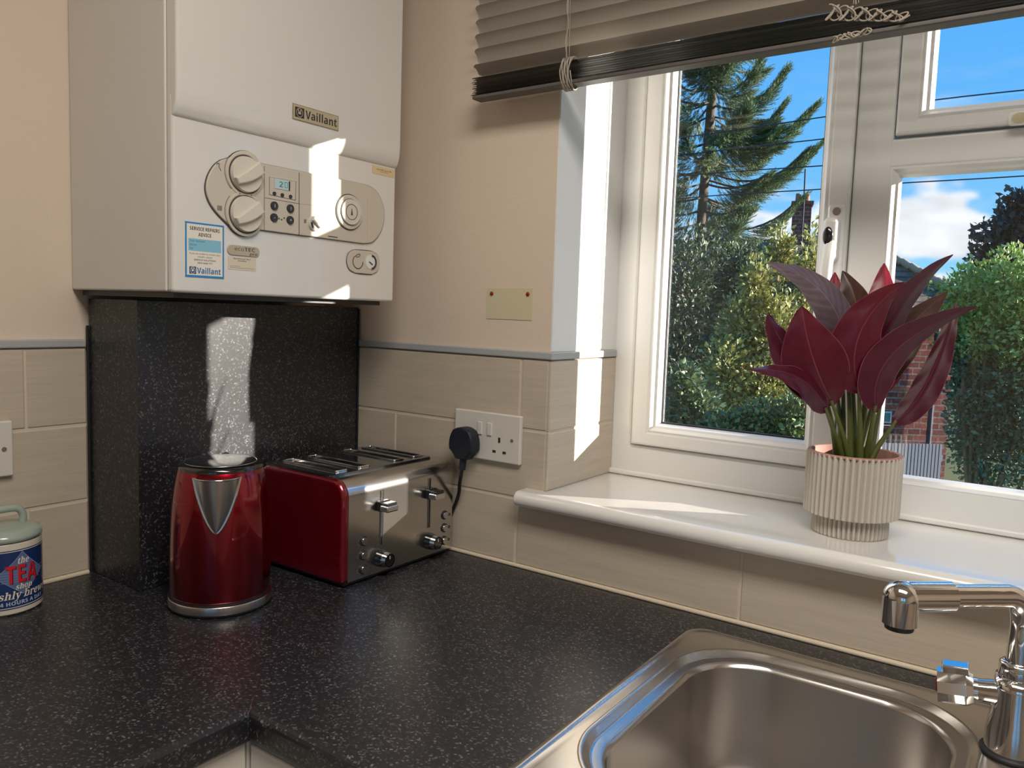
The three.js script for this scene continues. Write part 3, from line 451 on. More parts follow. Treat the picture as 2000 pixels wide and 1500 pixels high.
// ---------------------------------------------------------------- kettle
{
  const c = [0.268, 0.4274], k = thing('kettle', 'metallic red jug kettle with chrome spout and black lid', 'kettle', [c[0], 0.9, c[1]]);
  part(k, 'power_base', lathe([[0, 0.9005], [0.0705, 0.9005], [0.0715, 0.902], [0.0715, 0.9035], [0.070, 0.904], [0, 0.904]], c), M.rubber);
  part(k, 'base_ring', lathe([[0.0695, 0.904], [0.0728, 0.904], [0.0734, 0.906], [0.0730, 0.9155], [0.0715, 0.917], [0.066, 0.917]], c), M.silver);
  part(k, 'gap_shade_ring', lathe([[0.064, 0.916], [0.0685, 0.917], [0.0685, 0.9205], [0.064, 0.9205]], c), M.rubber);  // solid dark ring, coloured as the shade under the body
  part(k, 'body', lathe([[0.060, 0.920], [0.0692, 0.920], [0.0702, 0.9225], [0.0708, 0.94], [0.0708, 0.96], [0.0704, 0.99], [0.0695, 1.02], [0.0678, 1.05], [0.0650, 1.075], [0.0618, 1.094], [0.0596, 1.104], [0.057, 1.105]], c, 96), M.red);
  part(k, 'lid_ring', lathe([[0.0597, 1.1035], [0.0597, 1.1065], [0.0580, 1.1095], [0.0545, 1.1115], [0.0505, 1.1125]], c, 72), M.black);
  const lid = part(k, 'lid', lathe([[0.0512, 1.1122], [0.048, 1.1136], [0.030, 1.1152], [0, 1.1158]], c, 72), M.black);
  part(lid, 'lid_trim', new THREE.TorusGeometry(0.0505, 0.0006, 6, 72).rotateX(Math.PI / 2), M.silver, [c[0], 1.1126, c[1]]);
  // spout towards the camera side: V-shaped beak with a raised rim
  const a0 = Math.atan2(CAM.z - c[1], CAM.x - c[0]) + 0.09, R = (y) => { const t = (y - 0.96) / 0.14; return 0.0708 - 0.0105 * Math.max(0, t) ** 1.6; };
  const rim = [[], []], pos = [], uvs = [], NV = 24, NU = 16, yt = 1.0985, yb = 1.0235, w0 = 0.50, pt = (i, j) => {
    const t = i / NV, s = j / NU * 2 - 1, y = yb + (yt - yb) * t, half = w0 * Math.pow(t, 0.72) + 0.03, an = a0 + s * half, r = R(y) + 0.001 + (0.003 + 0.013 * t) * (1 - s * s);
    return [c[0] + r * Math.cos(an), y, c[1] + r * Math.sin(an)];
  };
  for (let i = 0; i < NV; i++) for (let j = 0; j < NU; j++) { const A = pt(i, j), B = pt(i, j + 1), C = pt(i + 1, j + 1), D = pt(i + 1, j); pos.push(...A, ...C, ...B, ...A, ...D, ...C); }
  const g = new THREE.BufferGeometry(); g.setAttribute('position', new THREE.Float32BufferAttribute(pos, 3)); g.setAttribute('uv', new THREE.Float32BufferAttribute(new Float32Array(pos.length / 3 * 2), 2)); g.computeVertexNormals();
  const vmap = new Map(), pa = g.attributes.position, na = g.attributes.normal;   // smooth normals
  for (let i = 0; i < pa.count; i++) { const key = [pa.getX(i), pa.getY(i), pa.getZ(i)].map((q) => q.toFixed(5)).join(); if (!vmap.has(key)) vmap.set(key, [V(0, 0, 0), []]); const e = vmap.get(key); e[0].add(V(na.getX(i), na.getY(i), na.getZ(i))); e[1].push(i); }
  for (const [n, l] of vmap.values()) { n.normalize(); for (const i of l) na.setXYZ(i, n.x, n.y, n.z); }
  const sp = part(k, 'spout', g, M.silver, null, 'chrome V-shaped spout');
  const edge = [...Array(NV + 1).keys()].reverse().map((i) => V(...pt(i, 0))).concat([...Array(NV + 1).keys()].map((i) => V(...pt(i, NU))));
  part(sp, 'spout_rim', tube(edge, 0.0022, 100, 8), M.chrome);
  const topc = []; for (let j = 0; j <= NU; j++) topc.push(V(...pt(NV, j))); part(sp, 'spout_lip', tube(topc, 0.0013, 40, 6), M.chrome);
  // handle at the back
  const hd = V(-Math.cos(a0), 0, -Math.sin(a0)), hp = (r, y) => V(c[0] + hd.x * r, y, c[1] + hd.z * r);
  part(k, 'handle', tube([hp(0.055, 1.10), hp(0.078, 1.103), hp(0.098, 1.09), hp(0.103, 1.05), hp(0.096, 1.0), hp(0.078, 0.975), hp(0.066, 0.975)], 0.008, 40, 10), M.rubber);
  part(k, 'power_cord', tube([hp(0.066, 0.904), hp(0.10, 0.9035), V(0.185, 0.9035, 0.33), V(0.15, 0.9035, 0.25), V(0.14, 0.9035, 0.15)], 0.003, 30, 8), M.rubber);
}
// ---------------------------------------------------------------- toaster
{
  const t = thing('toaster', 'red and brushed steel four-slice toaster with two levers', 'toaster', [0.266, 0.9, 0.145]);
  const x0 = 0.160, x1 = 0.3685, y0 = 0.908, y1 = 1.0725, prof = (i, r) => { const s = new THREE.Shape(), a = x0 + i, b = x1 - i, c = y0 + i, d = y1 - i; s.moveTo(a + 0.008, c); s.lineTo(b - 0.008, c); s.quadraticCurveTo(b, c, b, c + 0.01); s.lineTo(b, d - r); s.absarc(b - r, d - r, r, 0, Math.PI / 2); s.lineTo(a + r, d); s.absarc(a + r, d - r, r, Math.PI / 2, Math.PI); s.lineTo(a, c + 0.008); s.closePath(); return s; };
  const ext = (s, z0, z1, bev) => { const g = new THREE.ExtrudeGeometry(s, { depth: z1 - z0 - 2 * bev, bevelEnabled: bev > 0, bevelSize: bev, bevelThickness: bev, bevelOffset: -bev, bevelSegments: 4, curveSegments: 16 }); g.translate(0, 0, z0 + bev); return g; };
  const shell = new THREE.Shape(); {   // bent steel sheet, open along the top for the slots
    const r = 0.026, a = x0 + 0.0005, b = x1 - 0.0005, c = y0 + 0.0005, d = y1 - 0.0005, w = 0.002;
    shell.moveTo(0.325, d); shell.lineTo(b - r, d); shell.absarc(b - r, d - r, r, Math.PI / 2, 0, true); shell.lineTo(b, c); shell.lineTo(a, c); shell.lineTo(a, d - r); shell.absarc(a + r, d - r, r, Math.PI, Math.PI / 2, true); shell.lineTo(0.174, d);
    shell.lineTo(0.174, d - w); shell.lineTo(a + r, d - w); shell.absarc(a + r, d - r, r - w, Math.PI / 2, Math.PI, false); shell.lineTo(a + w, c + w); shell.lineTo(b - w, c + w); shell.lineTo(b - w, d - r); shell.absarc(b - r, d - r, r - w, 0, Math.PI / 2, false); shell.lineTo(0.325, d - w); shell.closePath();
  }
  part(t, 'steel_body', metric(ext(shell, 0.0135, 0.268, 0)), M.steel, null, 'brushed steel body');
  part(t, 'end_panel', ext(prof(-0.0005, 0.027), 0.266, 0.281, 0.006), M.redEnd, null, 'metallic red end panel');
  part(t, 'end_panel', ext(prof(0.005, 0.024), 0.0115, 0.0185, 0.003), M.redEnd, null, 'metallic red end panel');
  for (const fx of [0.185, 0.345]) for (const fz of [0.03, 0.255]) part(t, 'foot', cyl(0.009, 0.009, 0.009, [fx, 0.9045, fz], 'y', 16), M.rubber);
  part(t, 'lower_rim', bb(x0 + 0.004, x1 - 0.004, 0.9035, 0.9095, 0.018, 0.274), M.rubber);
  // black top plate with four slots running front to back
  const tx0 = 0.168, tx1 = 0.331, tz0 = 0.030, tz1 = 0.276, slots = [0.052, 0.102, 0.186, 0.236];
  const plate = rect2(tx0, tx1, -tz1, -tz0, 0.008); for (const z of slots) plate.holes.push(rect2(0.181, 0.318, -z - 0.0135, -z + 0.0135, 0.004));
  const pg = new THREE.ExtrudeGeometry(plate, { depth: 0.003, bevelEnabled: true, bevelSize: 0.0015, bevelThickness: 0.0015, bevelOffset: -0.0015, bevelSegments: 2 }); pg.rotateX(-Math.PI / 2); pg.translate(0, y1 - 0.0015, 0);
  part(t, 'top_plate', pg, M.black, null, 'glossy black top plate');
  for (const z of slots) {
    const f = rect2(0.1815, 0.3175, -z - 0.013, -z + 0.013, 0.004); f.holes.push(rect2(0.1845, 0.3145, -z - 0.0095, -z + 0.0095, 0.003));
    const fg = new THREE.ExtrudeGeometry(f, { depth: 0.004, bevelEnabled: true, bevelSize: 0.001, bevelThickness: 0.001, bevelOffset: -0.001, bevelSegments: 2 }); fg.rotateX(-Math.PI / 2); fg.translate(0, y1 + 0.0008, 0);
    const s = part(t, 'slot_frame', fg, M.chrome);
    part(s, 'slot_well', merge([bb(0.1815, 0.3175, 0.955, y1 - 0.0005, z - 0.0135, z - 0.0125), bb(0.1815, 0.3175, 0.955, y1 - 0.0005, z + 0.0125, z + 0.0135), bb(0.1805, 0.1815, 0.955, y1 - 0.0005, z - 0.0135, z + 0.0135), bb(0.3175, 0.3185, 0.955, y1 - 0.0005, z - 0.0135, z + 0.0135), bb(0.1805, 0.3185, 0.954, 0.955, z - 0.0135, z + 0.0135)]), M.silver);
    for (const q of [-0.004, 0.004]) part(s, 'guide_wire', tube([[0.183, y1 - 0.006, z + q], [0.25, y1 - 0.006, z + q], [0.316, y1 - 0.006, z + q]], 0.0009, 6, 6), M.chrome);
  }
  // levers, knobs and buttons on the front
  for (const [z, ya, yb2] of [[0.1955, 0.9535, 1.0455], [0.0775, 0.9585, 1.0475]]) {
    const s = part(t, 'lever_slot', rb(x1 - 0.004, x1 + 0.0006, ya, yb2, z - 0.0024, z + 0.0024, 0.0018, 2), M.rubber);
    part(s, 'slot_edge', merge([tube([[x1 + 0.0004, ya, z + 0.003], [x1 + 0.0004, yb2, z + 0.003]], 0.0007, 2, 5), tube([[x1 + 0.0004, ya, z - 0.003], [x1 + 0.0004, yb2, z - 0.003]], 0.0007, 2, 5)]), M.chrome);
    const lv = part(t, 'lever', rb(x1 - 0.001, x1 + 0.010, 1.012, 1.030, z - 0.012, z + 0.012, 0.003, 2), M.black);
    part(lv, 'lever_tip', rb(x1 + 0.008, x1 + 0.026, 1.0135, 1.0245, z - 0.0135, z + 0.0135, 0.003, 2), M.chrome);
    part(lv, 'lever_cap', rb(x1 + 0.009, x1 + 0.024, 1.0243, 1.0285, z - 0.012, z + 0.012, 0.0018, 2), M.black);
  }
  for (const [z, y] of [[0.196, 0.932], [0.0755, 0.934]]) {
    const kb = part(t, 'browning_knob', new THREE.CylinderGeometry(0.0132, 0.0148, 0.012, 40).rotateZ(-Math.PI / 2), M.black, [x1 + 0.006, y, z]);
    part(kb, 'knob_ring', new THREE.CylinderGeometry(0.0115, 0.013, 0.010, 40, 1, true).rotateZ(-Math.PI / 2), M.chrome, [x1 + 0.016, y, z]);
    part(kb, 'knob_cap', new THREE.CylinderGeometry(0.0098, 0.0115, 0.0098, 32).rotateZ(-Math.PI / 2), M.black, [x1 + 0.016, y, z]);
    part(kb, 'pointer', new THREE.BoxGeometry(0.001, 0.005, 0.001), M.white, [x1 + 0.0212, y + 0.005, z]);
  }
  for (const [z, ys, sg] of [[0.2345, [0.969, 0.9455, 0.9225], 1], [0.0345, [0.973, 0.9495, 0.926], -1]]) for (const y of ys) {
    const bt = part(t, 'button', new THREE.CylinderGeometry(0.0060, 0.0066, 0.004, 28).rotateZ(-Math.PI / 2), M.silver, [x1 + 0.0015, y, z]);
    part(bt, 'button_ring', new THREE.TorusGeometry(0.0073, 0.0010, 8, 28).rotateY(Math.PI / 2), M.dark, [x1 + 0.0004, y, z]);
    part(bt, 'button_symbol', new THREE.TorusGeometry(0.0022, 0.0006, 6, 16).rotateY(Math.PI / 2), M.line, [x1 + 0.0002, y - 0.001, z + sg * 0.0135]);
  }
}
// ---------------------------------------------------------------- sockets, plug, note
{
  const Z = 0.0, s = thing('double_socket', 'double switched wall socket on the tiles beside the window', 'socket', [0.4385, 1.08, Z]);
  const sx0 = 0.3655, sx1 = 0.5115, sy0 = 1.080, sy1 = 1.166;
  part(s, 'face_plate', rb(sx0, sx1, sy0, sy1, Z + 0.0002, Z + 0.010, 0.003, 3), M.socket);
  for (const x of [0.4245, 0.446]) part(s, 'switch_rocker', rb(x - 0.0052, x + 0.0052, 1.125, 1.148, Z + 0.008, Z + 0.0125, 0.0015, 2), M.socket);
  const hole = (x, y, w, h) => part(s, 'pin_hole_shade', bb(x - w / 2, x + w / 2, y - h / 2, y + h / 2, Z + 0.0095, Z + 0.0104), M.dark);  // dark blocks on the plate, painting the shade inside the openings
  hole(0.4675, 1.1195, 0.0045, 0.009); hole(0.457, 1.0985, 0.007, 0.0045); hole(0.479, 1.0985, 0.007, 0.0045);
  for (const x of [0.3765, 0.4945]) part(s, 'screw', new THREE.CylinderGeometry(0.0032, 0.0032, 0.002, 16).rotateX(Math.PI / 2), M.silver, [x, 1.1215, Z + 0.0095]);
  const p = thing('power_plug', 'black mains plug with cord in the left half of the double socket', 'plug', [0.397, 1.07, 0.03]);
  const sh = new THREE.Shape(), k = 0.0255; sh.moveTo(-k * 0.45, -0.030); sh.lineTo(k * 0.45, -0.030); sh.quadraticCurveTo(k * 0.6, -0.022, k, -0.014); sh.quadraticCurveTo(k * 1.12, 0.006, k * 0.72, 0.020); sh.quadraticCurveTo(0, 0.031, -k * 0.72, 0.020); sh.quadraticCurveTo(-k * 1.12, 0.006, -k, -0.014); sh.quadraticCurveTo(-k * 0.6, -0.022, -k * 0.45, -0.030);
  const g = new THREE.ExtrudeGeometry(sh, { depth: 0.016, bevelEnabled: true, bevelSize: 0.004, bevelThickness: 0.005, bevelOffset: -0.003, bevelSegments: 4, curveSegments: 14 }); g.translate(0.4005, 1.1105, 0.0155);
  part(p, 'plug_body', g, M.navy);
  part(p, 'strain_relief', tube([[0.400, 1.084, 0.024], [0.400, 1.070, 0.026], [0.3995, 1.060, 0.027]], 0.0062, 10, 12), M.navy);
  part(p, 'cord', tube([[0.3995, 1.062, 0.027], [0.397, 1.046, 0.027], [0.391, 1.032, 0.022], [0.384, 1.016, 0.014], [0.374, 0.998, 0.007], [0.362, 0.975, 0.0045], [0.345, 0.94, 0.0045], [0.30, 0.912, 0.0045]], 0.0033, 50, 8), M.rubber);
  const q = thing('fused_switch', 'white wall plate with a screw on the tiles above the tea canister', 'switch', [0, 1.078, 0.64]);
  part(q, 'face_plate', rb(0.0002, 0.010, 1.0775, 1.160, 0.5985, 0.6845, 0.003, 3), M.socket);
  part(q, 'screw', new THREE.CylinderGeometry(0.0035, 0.0035, 0.002, 16).rotateZ(Math.PI / 2), M.silver, [0.0098, 1.1187, 0.6115]);
  part(q, 'rocker', rb(0.008, 0.0125, 1.105, 1.132, 0.634, 0.648, 0.0015, 2), M.socket);
  const n = thing('paper_note', 'blank yellowed card held by two red pins beside the window', 'note', [0.468, 1.329, -TT]);
  part(n, 'card', bb(0.4195, 0.5165, 1.3305, 1.3845, -TT + 0.0002, -TT + 0.0010), M.paper);
  for (const x of [0.4305, 0.5075]) part(n, 'pin', new THREE.SphereGeometry(0.0036, 16, 10).scale(1, 1, 0.6), M.pin, [x, 1.375, -TT + 0.0022]);
}
// ---------------------------------------------------------------- tea canister
{
  const c = [0.0545, 0.6355], R = 0.0495, k = thing('tea_canister', 'round tea canister with blue printed label and sage green lid', 'canister', [c[0], 0.9, c[1]]);
  part(k, 'pot', lathe([[0, 0.9005], [R - 0.003, 0.9005], [R, 0.904], [R, 1.0005], [R - 0.002, 1.002], [0, 1.002]], c, 80), M.cream);
  const tex = paint(1280, 1024, (x, w, h) => {
    x.fillStyle = '#1d3566'; x.fillRect(0, 0, w, h); x.strokeStyle = '#e6dcc6'; x.lineWidth = 12; x.strokeRect(26, 24, w - 52, h - 48);
    const cx = 640, cy = 440; x.fillStyle = '#5d6e92'; x.beginPath(); x.moveTo(cx, cy - 400); x.quadraticCurveTo(cx + 170, cy - 170, cx + 430, cy); x.quadraticCurveTo(cx + 170, cy + 200, cx, cy + 350); x.quadraticCurveTo(cx - 170, cy + 200, cx - 430, cy); x.quadraticCurveTo(cx - 170, cy - 170, cx, cy - 400); x.fill(); x.strokeStyle = '#8d99b4'; x.lineWidth = 8; x.stroke();
    for (let i = 0; i < 5; i++) { x.strokeStyle = '#7f8db0'; x.lineWidth = 9; x.beginPath(); x.moveTo(cx - 470 + i * 34, cy + i * 44 - 60); x.lineTo(cx + 470 - i * 34, cy + i * 44 - 60); x.stroke(); }
    x.textAlign = 'center'; const put = (t, font, px, py, sx, ink) => { x.font = font; x.fillStyle = ink; x.save(); x.translate(px, py); x.scale(sx, 1); x.fillText(t, 0, 0); x.restore(); };
    put('the', 'italic bold 150px serif', cx + 10, cy - 190, 0.8, '#e9dfc8');
    put('TEA', 'bold 430px sans-serif', cx + 14, cy + 152, 0.72, '#4a0f16'); put('TEA', 'bold 430px sans-serif', cx, cy + 140, 0.72, '#cf2230');
    put('shop', 'italic bold 130px serif', cx + 20, cy + 255, 0.9, '#e9dfc8'); put('freshly brewed', 'italic bold 176px serif', cx, cy + 410, 0.92, '#e9dfc8'); put('24 HOURS A DAY', 'bold 92px sans-serif', cx, cy + 520, 1.15, '#b9c2d4');
  });
  const a0 = Math.atan2(CAM.x - c[0], CAM.z - c[1]) + 0.50, span = 2.1, lg = new THREE.CylinderGeometry(R + 0.0004, R + 0.0004, 0.083, 64, 1, true, a0 - span / 2, span); lg.translate(c[0], 0.9515, c[1]);
  part(k, 'label_band', lg, phy(lin(1, 1, 1), 0.25, 0, { map: tex, clearcoat: 0.4, side: THREE.DoubleSide }), null, 'blue label with red lettering');
  const lid = part(k, 'lid', lathe([[0, 1.002], [R - 0.003, 1.002], [R + 0.0005, 1.0035], [R + 0.0012, 1.008], [R - 0.001, 1.0135], [R - 0.010, 1.0175], [0.02, 1.0195], [0, 1.0195]], c, 80), M.sage, null, 'sage green lid');
  const d = V(Math.sin(a0 - 0.1 + 1.5), 0, Math.cos(a0 - 0.1 + 1.5)), hp = (s, y) => V(c[0] + d.x * s, y, c[1] + d.z * s);
  part(lid, 'loop_handle', tube([hp(-0.027, 1.016), hp(-0.028, 1.030), hp(-0.022, 1.0385), hp(0, 1.0405), hp(0.022, 1.0385), hp(0.028, 1.030), hp(0.027, 1.016)], 0.0052, 50, 12), M.sage);
}
// ---------------------------------------------------------------- sink and tap
{
  const s = thing('sink', 'stainless steel inset sink with one rounded bowl', 'sink', [1.06, 0.9, 0.3]);
  // bowl as rings of rounded rectangles from the rim down
  const ring = (x0, x1, z0, z1, r, y, n = 14) => { const p = []; for (const [cx, cz, a] of [[x1 - r, z0 + r, -0.5], [x1 - r, z1 - r, 0], [x0 + r, z1 - r, 0.5], [x0 + r, z0 + r, 1]]) for (let i = 0; i <= n; i++) { const t = (a + 0.5 * i / n) * Math.PI; p.push(V(cx + r * Math.cos(t), y, cz + r * Math.sin(t))); } return p; };
  const loft = (rings, cap) => {
    const n = rings[0].length, pos = [], idx = []; for (const q of rings) for (const p of q) pos.push(p.x, p.y, p.z);
    for (let k = 0; k + 1 < rings.length; k++) for (let i = 0; i < n; i++) { const j = (i + 1) % n, a = k * n + i, b = k * n + j, c = a + n, d = b + n; idx.push(a, b, c, b, d, c); }
    if (cap) { const l = rings[rings.length - 1], c = pos.length / 3, m = l.reduce((a, p) => a.add(p), V(0, 0, 0)).divideScalar(n); pos.push(m.x, m.y, m.z); const o = (rings.length - 1) * n; for (let i = 0; i < n; i++) idx.push(o + i, o + (i + 1) % n, c); }
    const g = new THREE.BufferGeometry(); g.setAttribute('position', new THREE.Float32BufferAttribute(pos, 3)); g.setIndex(idx); g.setAttribute('uv', new THREE.Float32BufferAttribute(pos.flatMap((v, i) => (i % 3 === 0 ? [v, pos[i + 2]] : [])), 2)); g.computeVertexNormals(); return g;
  };
  const e = (d) => [0.8565 + d, 1.72 - d, 0.0535 + d, 0.548 - d];          // rim, running on past the picture as a drainer
  const b = (d) => [0.8815 + d, 1.2285 - d, 0.0815 + d, 0.495 - d];
  const Y = 0.9;
  part(s, 'rim', loft([ring(...e(0), 0.03, Y), ring(...e(0.0015), 0.029, Y + 0.0022), ring(...e(0.0075), 0.026, Y + 0.0034), ring(...e(0.0095), 0.025, Y + 0.0018), ring(...e(0.012), 0.024, Y + 0.0012), ring(...e(0.02), 0.022, Y + 0.0014), ring(0.8800, 1.2300, 0.0800, 0.4965, 0.105, Y + 0.0014)]), M.sink);
  part(s, 'bowl_ledge', loft([ring(0.8800, 1.2300, 0.0800, 0.4965, 0.105, Y + 0.0014), ring(...b(0.001), 0.104, Y + 0.0022), ring(...b(0.004), 0.101, Y + 0.0010), ring(...b(0.009), 0.097, Y - 0.0045), ring(...b(0.013), 0.093, Y - 0.0056), ring(...b(0.021), 0.087, Y - 0.006), ring(...b(0.0245), 0.084, Y - 0.0075), ring(...b(0.027), 0.082, Y - 0.012)]), M.sink);
  part(s, 'bowl', loft([ring(...b(0.027), 0.082, Y - 0.012), ring(...b(0.0285), 0.080, Y - 0.03), ring(...b(0.033), 0.078, Y - 0.10), ring(...b(0.038), 0.075, Y - 0.135), ring(...b(0.050), 0.066, Y - 0.152), ring(...b(0.075), 0.05, Y - 0.160), ring(...b(0.14), 0.02, Y - 0.163)], true), M.bowl);
  const dr = part(s, 'drain', lathe([[0, Y - 0.1615], [0.030, Y - 0.1615], [0.036, Y - 0.159], [0.040, Y - 0.1605]], [1.055, 0.288], 40), M.sink); part(dr, 'drain_grid', cyl(0.024, 0.024, 0.002, [1.055, Y - 0.1608, 0.288], 'y', 24), M.dark);

  const tb = [1.2525, 0.1625], t = thing('mixer_tap', 'chrome mixer tap with swivel spout and faceted handle', 'tap', [tb[0], 0.9, tb[1]]);
  part(t, 'base_collar', lathe([[0, 0.9015], [0.0285, 0.9015], [0.029, 0.904], [0.0265, 0.906], [0, 0.906]], tb, 48), M.rubber);
  part(t, 'body', lathe([[0.0245, 0.905], [0.025, 0.908], [0.0245, 0.93], [0.0215, 0.945], [0.0205, 0.972], [0.0195, 0.985], [0, 0.985]], tb, 56), M.chrome);
  part(t, 'swivel_ring', lathe([[0.0165, 0.984], [0.0178, 0.985], [0.0178, 0.998], [0.0155, 1.0], [0.0125, 1.001]], tb, 48), M.chrome);
  const d = V(1.1457 - 1.2449, 0, 0.2476 - 0.1625), len = d.length(); d.normalize();
  const at = (s2, y) => V(tb[0] + d.x * s2, y, tb[1] + d.z * s2), YT = 1.0705;
  part(t, 'spout', tube([at(0, 0.99), at(0, 1.02), at(0, 1.047), at(0.004, 1.061), at(0.014, YT - 0.001), at(0.03, YT), at(0.06, YT), at(0.095, YT)], 0.0120, 70, 20), M.chrome);
  { const sl = new THREE.CylinderGeometry(0.0152, 0.0152, 0.046, 40), q = new THREE.Quaternion().setFromUnitVectors(V(0, 1, 0), d); sl.applyQuaternion(q); const m = at(0.104, YT - 0.0005); sl.translate(m.x, m.y, m.z);
    const hd = new THREE.SphereGeometry(0.0175, 32, 20); const hm = at(len + 0.003, YT - 0.002); hd.translate(hm.x, hm.y, hm.z);
    const nz = new THREE.CylinderGeometry(0.0175, 0.0172, 0.026, 40); nz.translate(hm.x, hm.y - 0.013, hm.z);
    part(t, 'spray_head', merge([sl, hd, nz]), M.chrome); part(t, 'nozzle', new THREE.CylinderGeometry(0.0148, 0.0135, 0.007, 32), M.rubber, [hm.x, hm.y - 0.0285, hm.z]); }
  // side valve and faceted handle towards the boiler side
  const hy = 0.9585, a = V(-1, -0.10, 0.10).normalize(), q = new THREE.Quaternion().setFromUnitVectors(V(0, 1, 0), a), hpt = (s2) => V(tb[0], hy + 0.006, tb[1]).addScaledVector(a, s2);
  const bar = (r0, r1, l, s2, seg = 32) => { const g = new THREE.CylinderGeometry(r1, r0, l, seg); g.applyQuaternion(q); const m = hpt(s2); g.translate(m.x, m.y, m.z); return g; };
  part(t, 'valve_neck', merge([bar(0.0135, 0.0115, 0.022, 0.026), bar(0.0125, 0.0125, 0.004, 0.036)]), M.chrome);
  const hg = part(t, 'handle', merge([bar(0.0150, 0.0185, 0.007, 0.0415, 10).toNonIndexed(), bar(0.0185, 0.0185, 0.027, 0.058, 10).toNonIndexed()]), M.chrome); hg.geometry.computeVertexNormals();
  { const fin = new RoundedBoxGeometry(0.014, 0.026, 0.016, 2, 0.002); fin.applyQuaternion(q); const m = hpt(0.056).add(V(0, 0.0185, 0)); fin.translate(m.x, m.y, m.z); part(hg, 'handle_fin', fin, M.chrome); }
  part(hg, 'hot_marker', bar(0.008, 0.008, 0.002, 0.0722), M.pin, null, 'red hot water marker');
}
// ---------------------------------------------------------------- venetian blind
{
  const b = thing('venetian_blind', 'taupe venetian blind half raised in front of the window', 'blind', [0.98, 1.696, 0.04]);
  const x0 = 0.414, x1 = 1.56, zc = 0.038, L = x1 - x0, cx = (x0 + x1) / 2;
  const slatShape = (() => { // curved thin strip 25 mm wide with rounded ends
    const n = 8, pos = [], w = 0.0125, th = 0.0005, e = (x, s) => { const q = 1 - Math.min(1, Math.max(0, (L / 2 - Math.abs(x)) / 0.006)); return s * (1 - 0.35 * q * q); };
    const xs = [-L / 2, -L / 2 + 0.002, -L / 2 + 0.006, L / 2 - 0.006, L / 2 - 0.002, L / 2], P = (x, j, k) => { const s = (j / n * 2 - 1), z = e(x, s * w); return [x, 0.0024 * (1 - s * s) + k * th, z]; };
    for (let i = 0; i < xs.length - 1; i++) for (let j = 0; j < n; j++) for (const k of [0, 1]) { const A = P(xs[i], j, k), B = P(xs[i + 1], j, k), C = P(xs[i + 1], j + 1, k), D = P(xs[i], j + 1, k); if (k) pos.push(...A, ...D, ...C, ...A, ...C, ...B); else pos.push(...A, ...C, ...D, ...A, ...B, ...C); }
    const g = new THREE.BufferGeometry(); g.setAttribute('position', new THREE.Float32BufferAttribute(pos, 3)); g.computeVertexNormals(); g.setAttribute('uv', new THREE.Float32BufferAttribute(new Float32Array(pos.length / 3 * 2), 2)); return g;
  })();
  for (let i = 0; i < 9; i++) { const m = part(b, 'slat', slatShape, M.slatShaded, [cx + rr(-0.002, 0.002), 1.7035 + i * 0.0034, zc + rr(-0.001, 0.001)]); m.rotation.x = rr(-0.03, 0.05); }  // stacked slats: same slats, colour darkened for the shade between them
  for (let i = 0; i < 17; i++) { const m = part(b, 'slat', slatShape, M.slat, [cx + rr(-0.0015, 0.0015), 1.7465 + i * 0.0232, zc]); m.rotation.x = i ? -0.98 : -0.55; }
  part(b, 'bottom_rail', rb(x0 + 0.003, x1 - 0.003, 1.6965, 1.7030, zc - 0.0125, zc + 0.0125, 0.002, 2), M.rail);
  part(b, 'head_rail', rb(x0, x1, 2.142, 2.172, -0.0055, 0.058, 0.003, 2), M.slat);
  const cords = []; for (const lx of [0.603, 1.02, 1.42]) { cords.push(tube([[lx - 0.003, 1.737, zc + 0.011], [lx - 0.001, 1.9, zc + 0.0135], [lx, 2.15, zc + 0.013]], 0.0008, 24, 5), tube([[lx + 0.003, 1.737, zc + 0.012], [lx, 1.9, zc + 0.0125], [lx, 2.15, zc + 0.012]], 0.0006, 24, 5), tube([[lx, 1.70, zc - 0.0135], [lx, 1.9, zc - 0.0135], [lx, 2.15, zc - 0.0135]], 0.0007, 12, 5)); const tw = []; for (let i = 0; i <= 40; i++) tw.push(V(lx - 0.001 + 0.0018 * Math.cos(i * 1.1), 1.735 + i * 0.0095, zc + 0.0145 + 0.0012 * Math.sin(i * 1.1))); cords.push(tube(tw, 0.0009, 160, 5)); }
  part(b, 'ladder_cords', merge(cords), M.cord);
  // cord wound round the stacked slats
  const wound = []; for (let i = 0; i <= 220; i++) { const t = i / 220, a = t * Math.PI * 2 * 9; const yy = 1.715 + 0.0245 * Math.sin(a), zz = zc + 0.0148 * Math.cos(a); wound.push(V(0.592 + 0.019 * t + 0.0014 * Math.sin(i * 0.7), yy, zz + (zz > zc ? 0.001 : -0.001))); }
  part(b, 'wound_cord', tube(wound, 0.0011, 700, 5), M.cord);
  const c2 = on(1668, 22, 'z', zc + 0.016), c3 = on(1760, 42, 'z', zc + 0.016), tang = []; for (let i = 0; i <= 160; i++) { const t = i / 160; tang.push(V(c2.x - 0.03 + (c3.x - c2.x + 0.035) * t + 0.006 * Math.sin(i * 0.83), c2.y + 0.004 + (c3.y - c2.y) * t + 0.0095 * (1 - 0.5 * t) * Math.cos(i * 0.62), zc + 0.0165 + 0.003 * Math.sin(i * 0.41))); }
  part(b, 'tangled_cord', tube(tang, 0.0011, 640, 5), M.cord);
  const c4 = on(1628, 78, 'z', zc + 0.014), c5 = on(1702, 60, 'z', zc + 0.014), lp = []; for (let i = 0; i <= 70; i++) { const t = i / 70; lp.push(V(c4.x + (c5.x - c4.x) * t + 0.004 * Math.sin(i * 0.9), c4.y + (c5.y - c4.y) * t + 0.0035 * Math.cos(i * 0.75), zc + 0.015 + 0.002 * Math.sin(i))); }
  part(b, 'tangled_cord', tube(lp, 0.0011, 260, 5), M.cord);
}
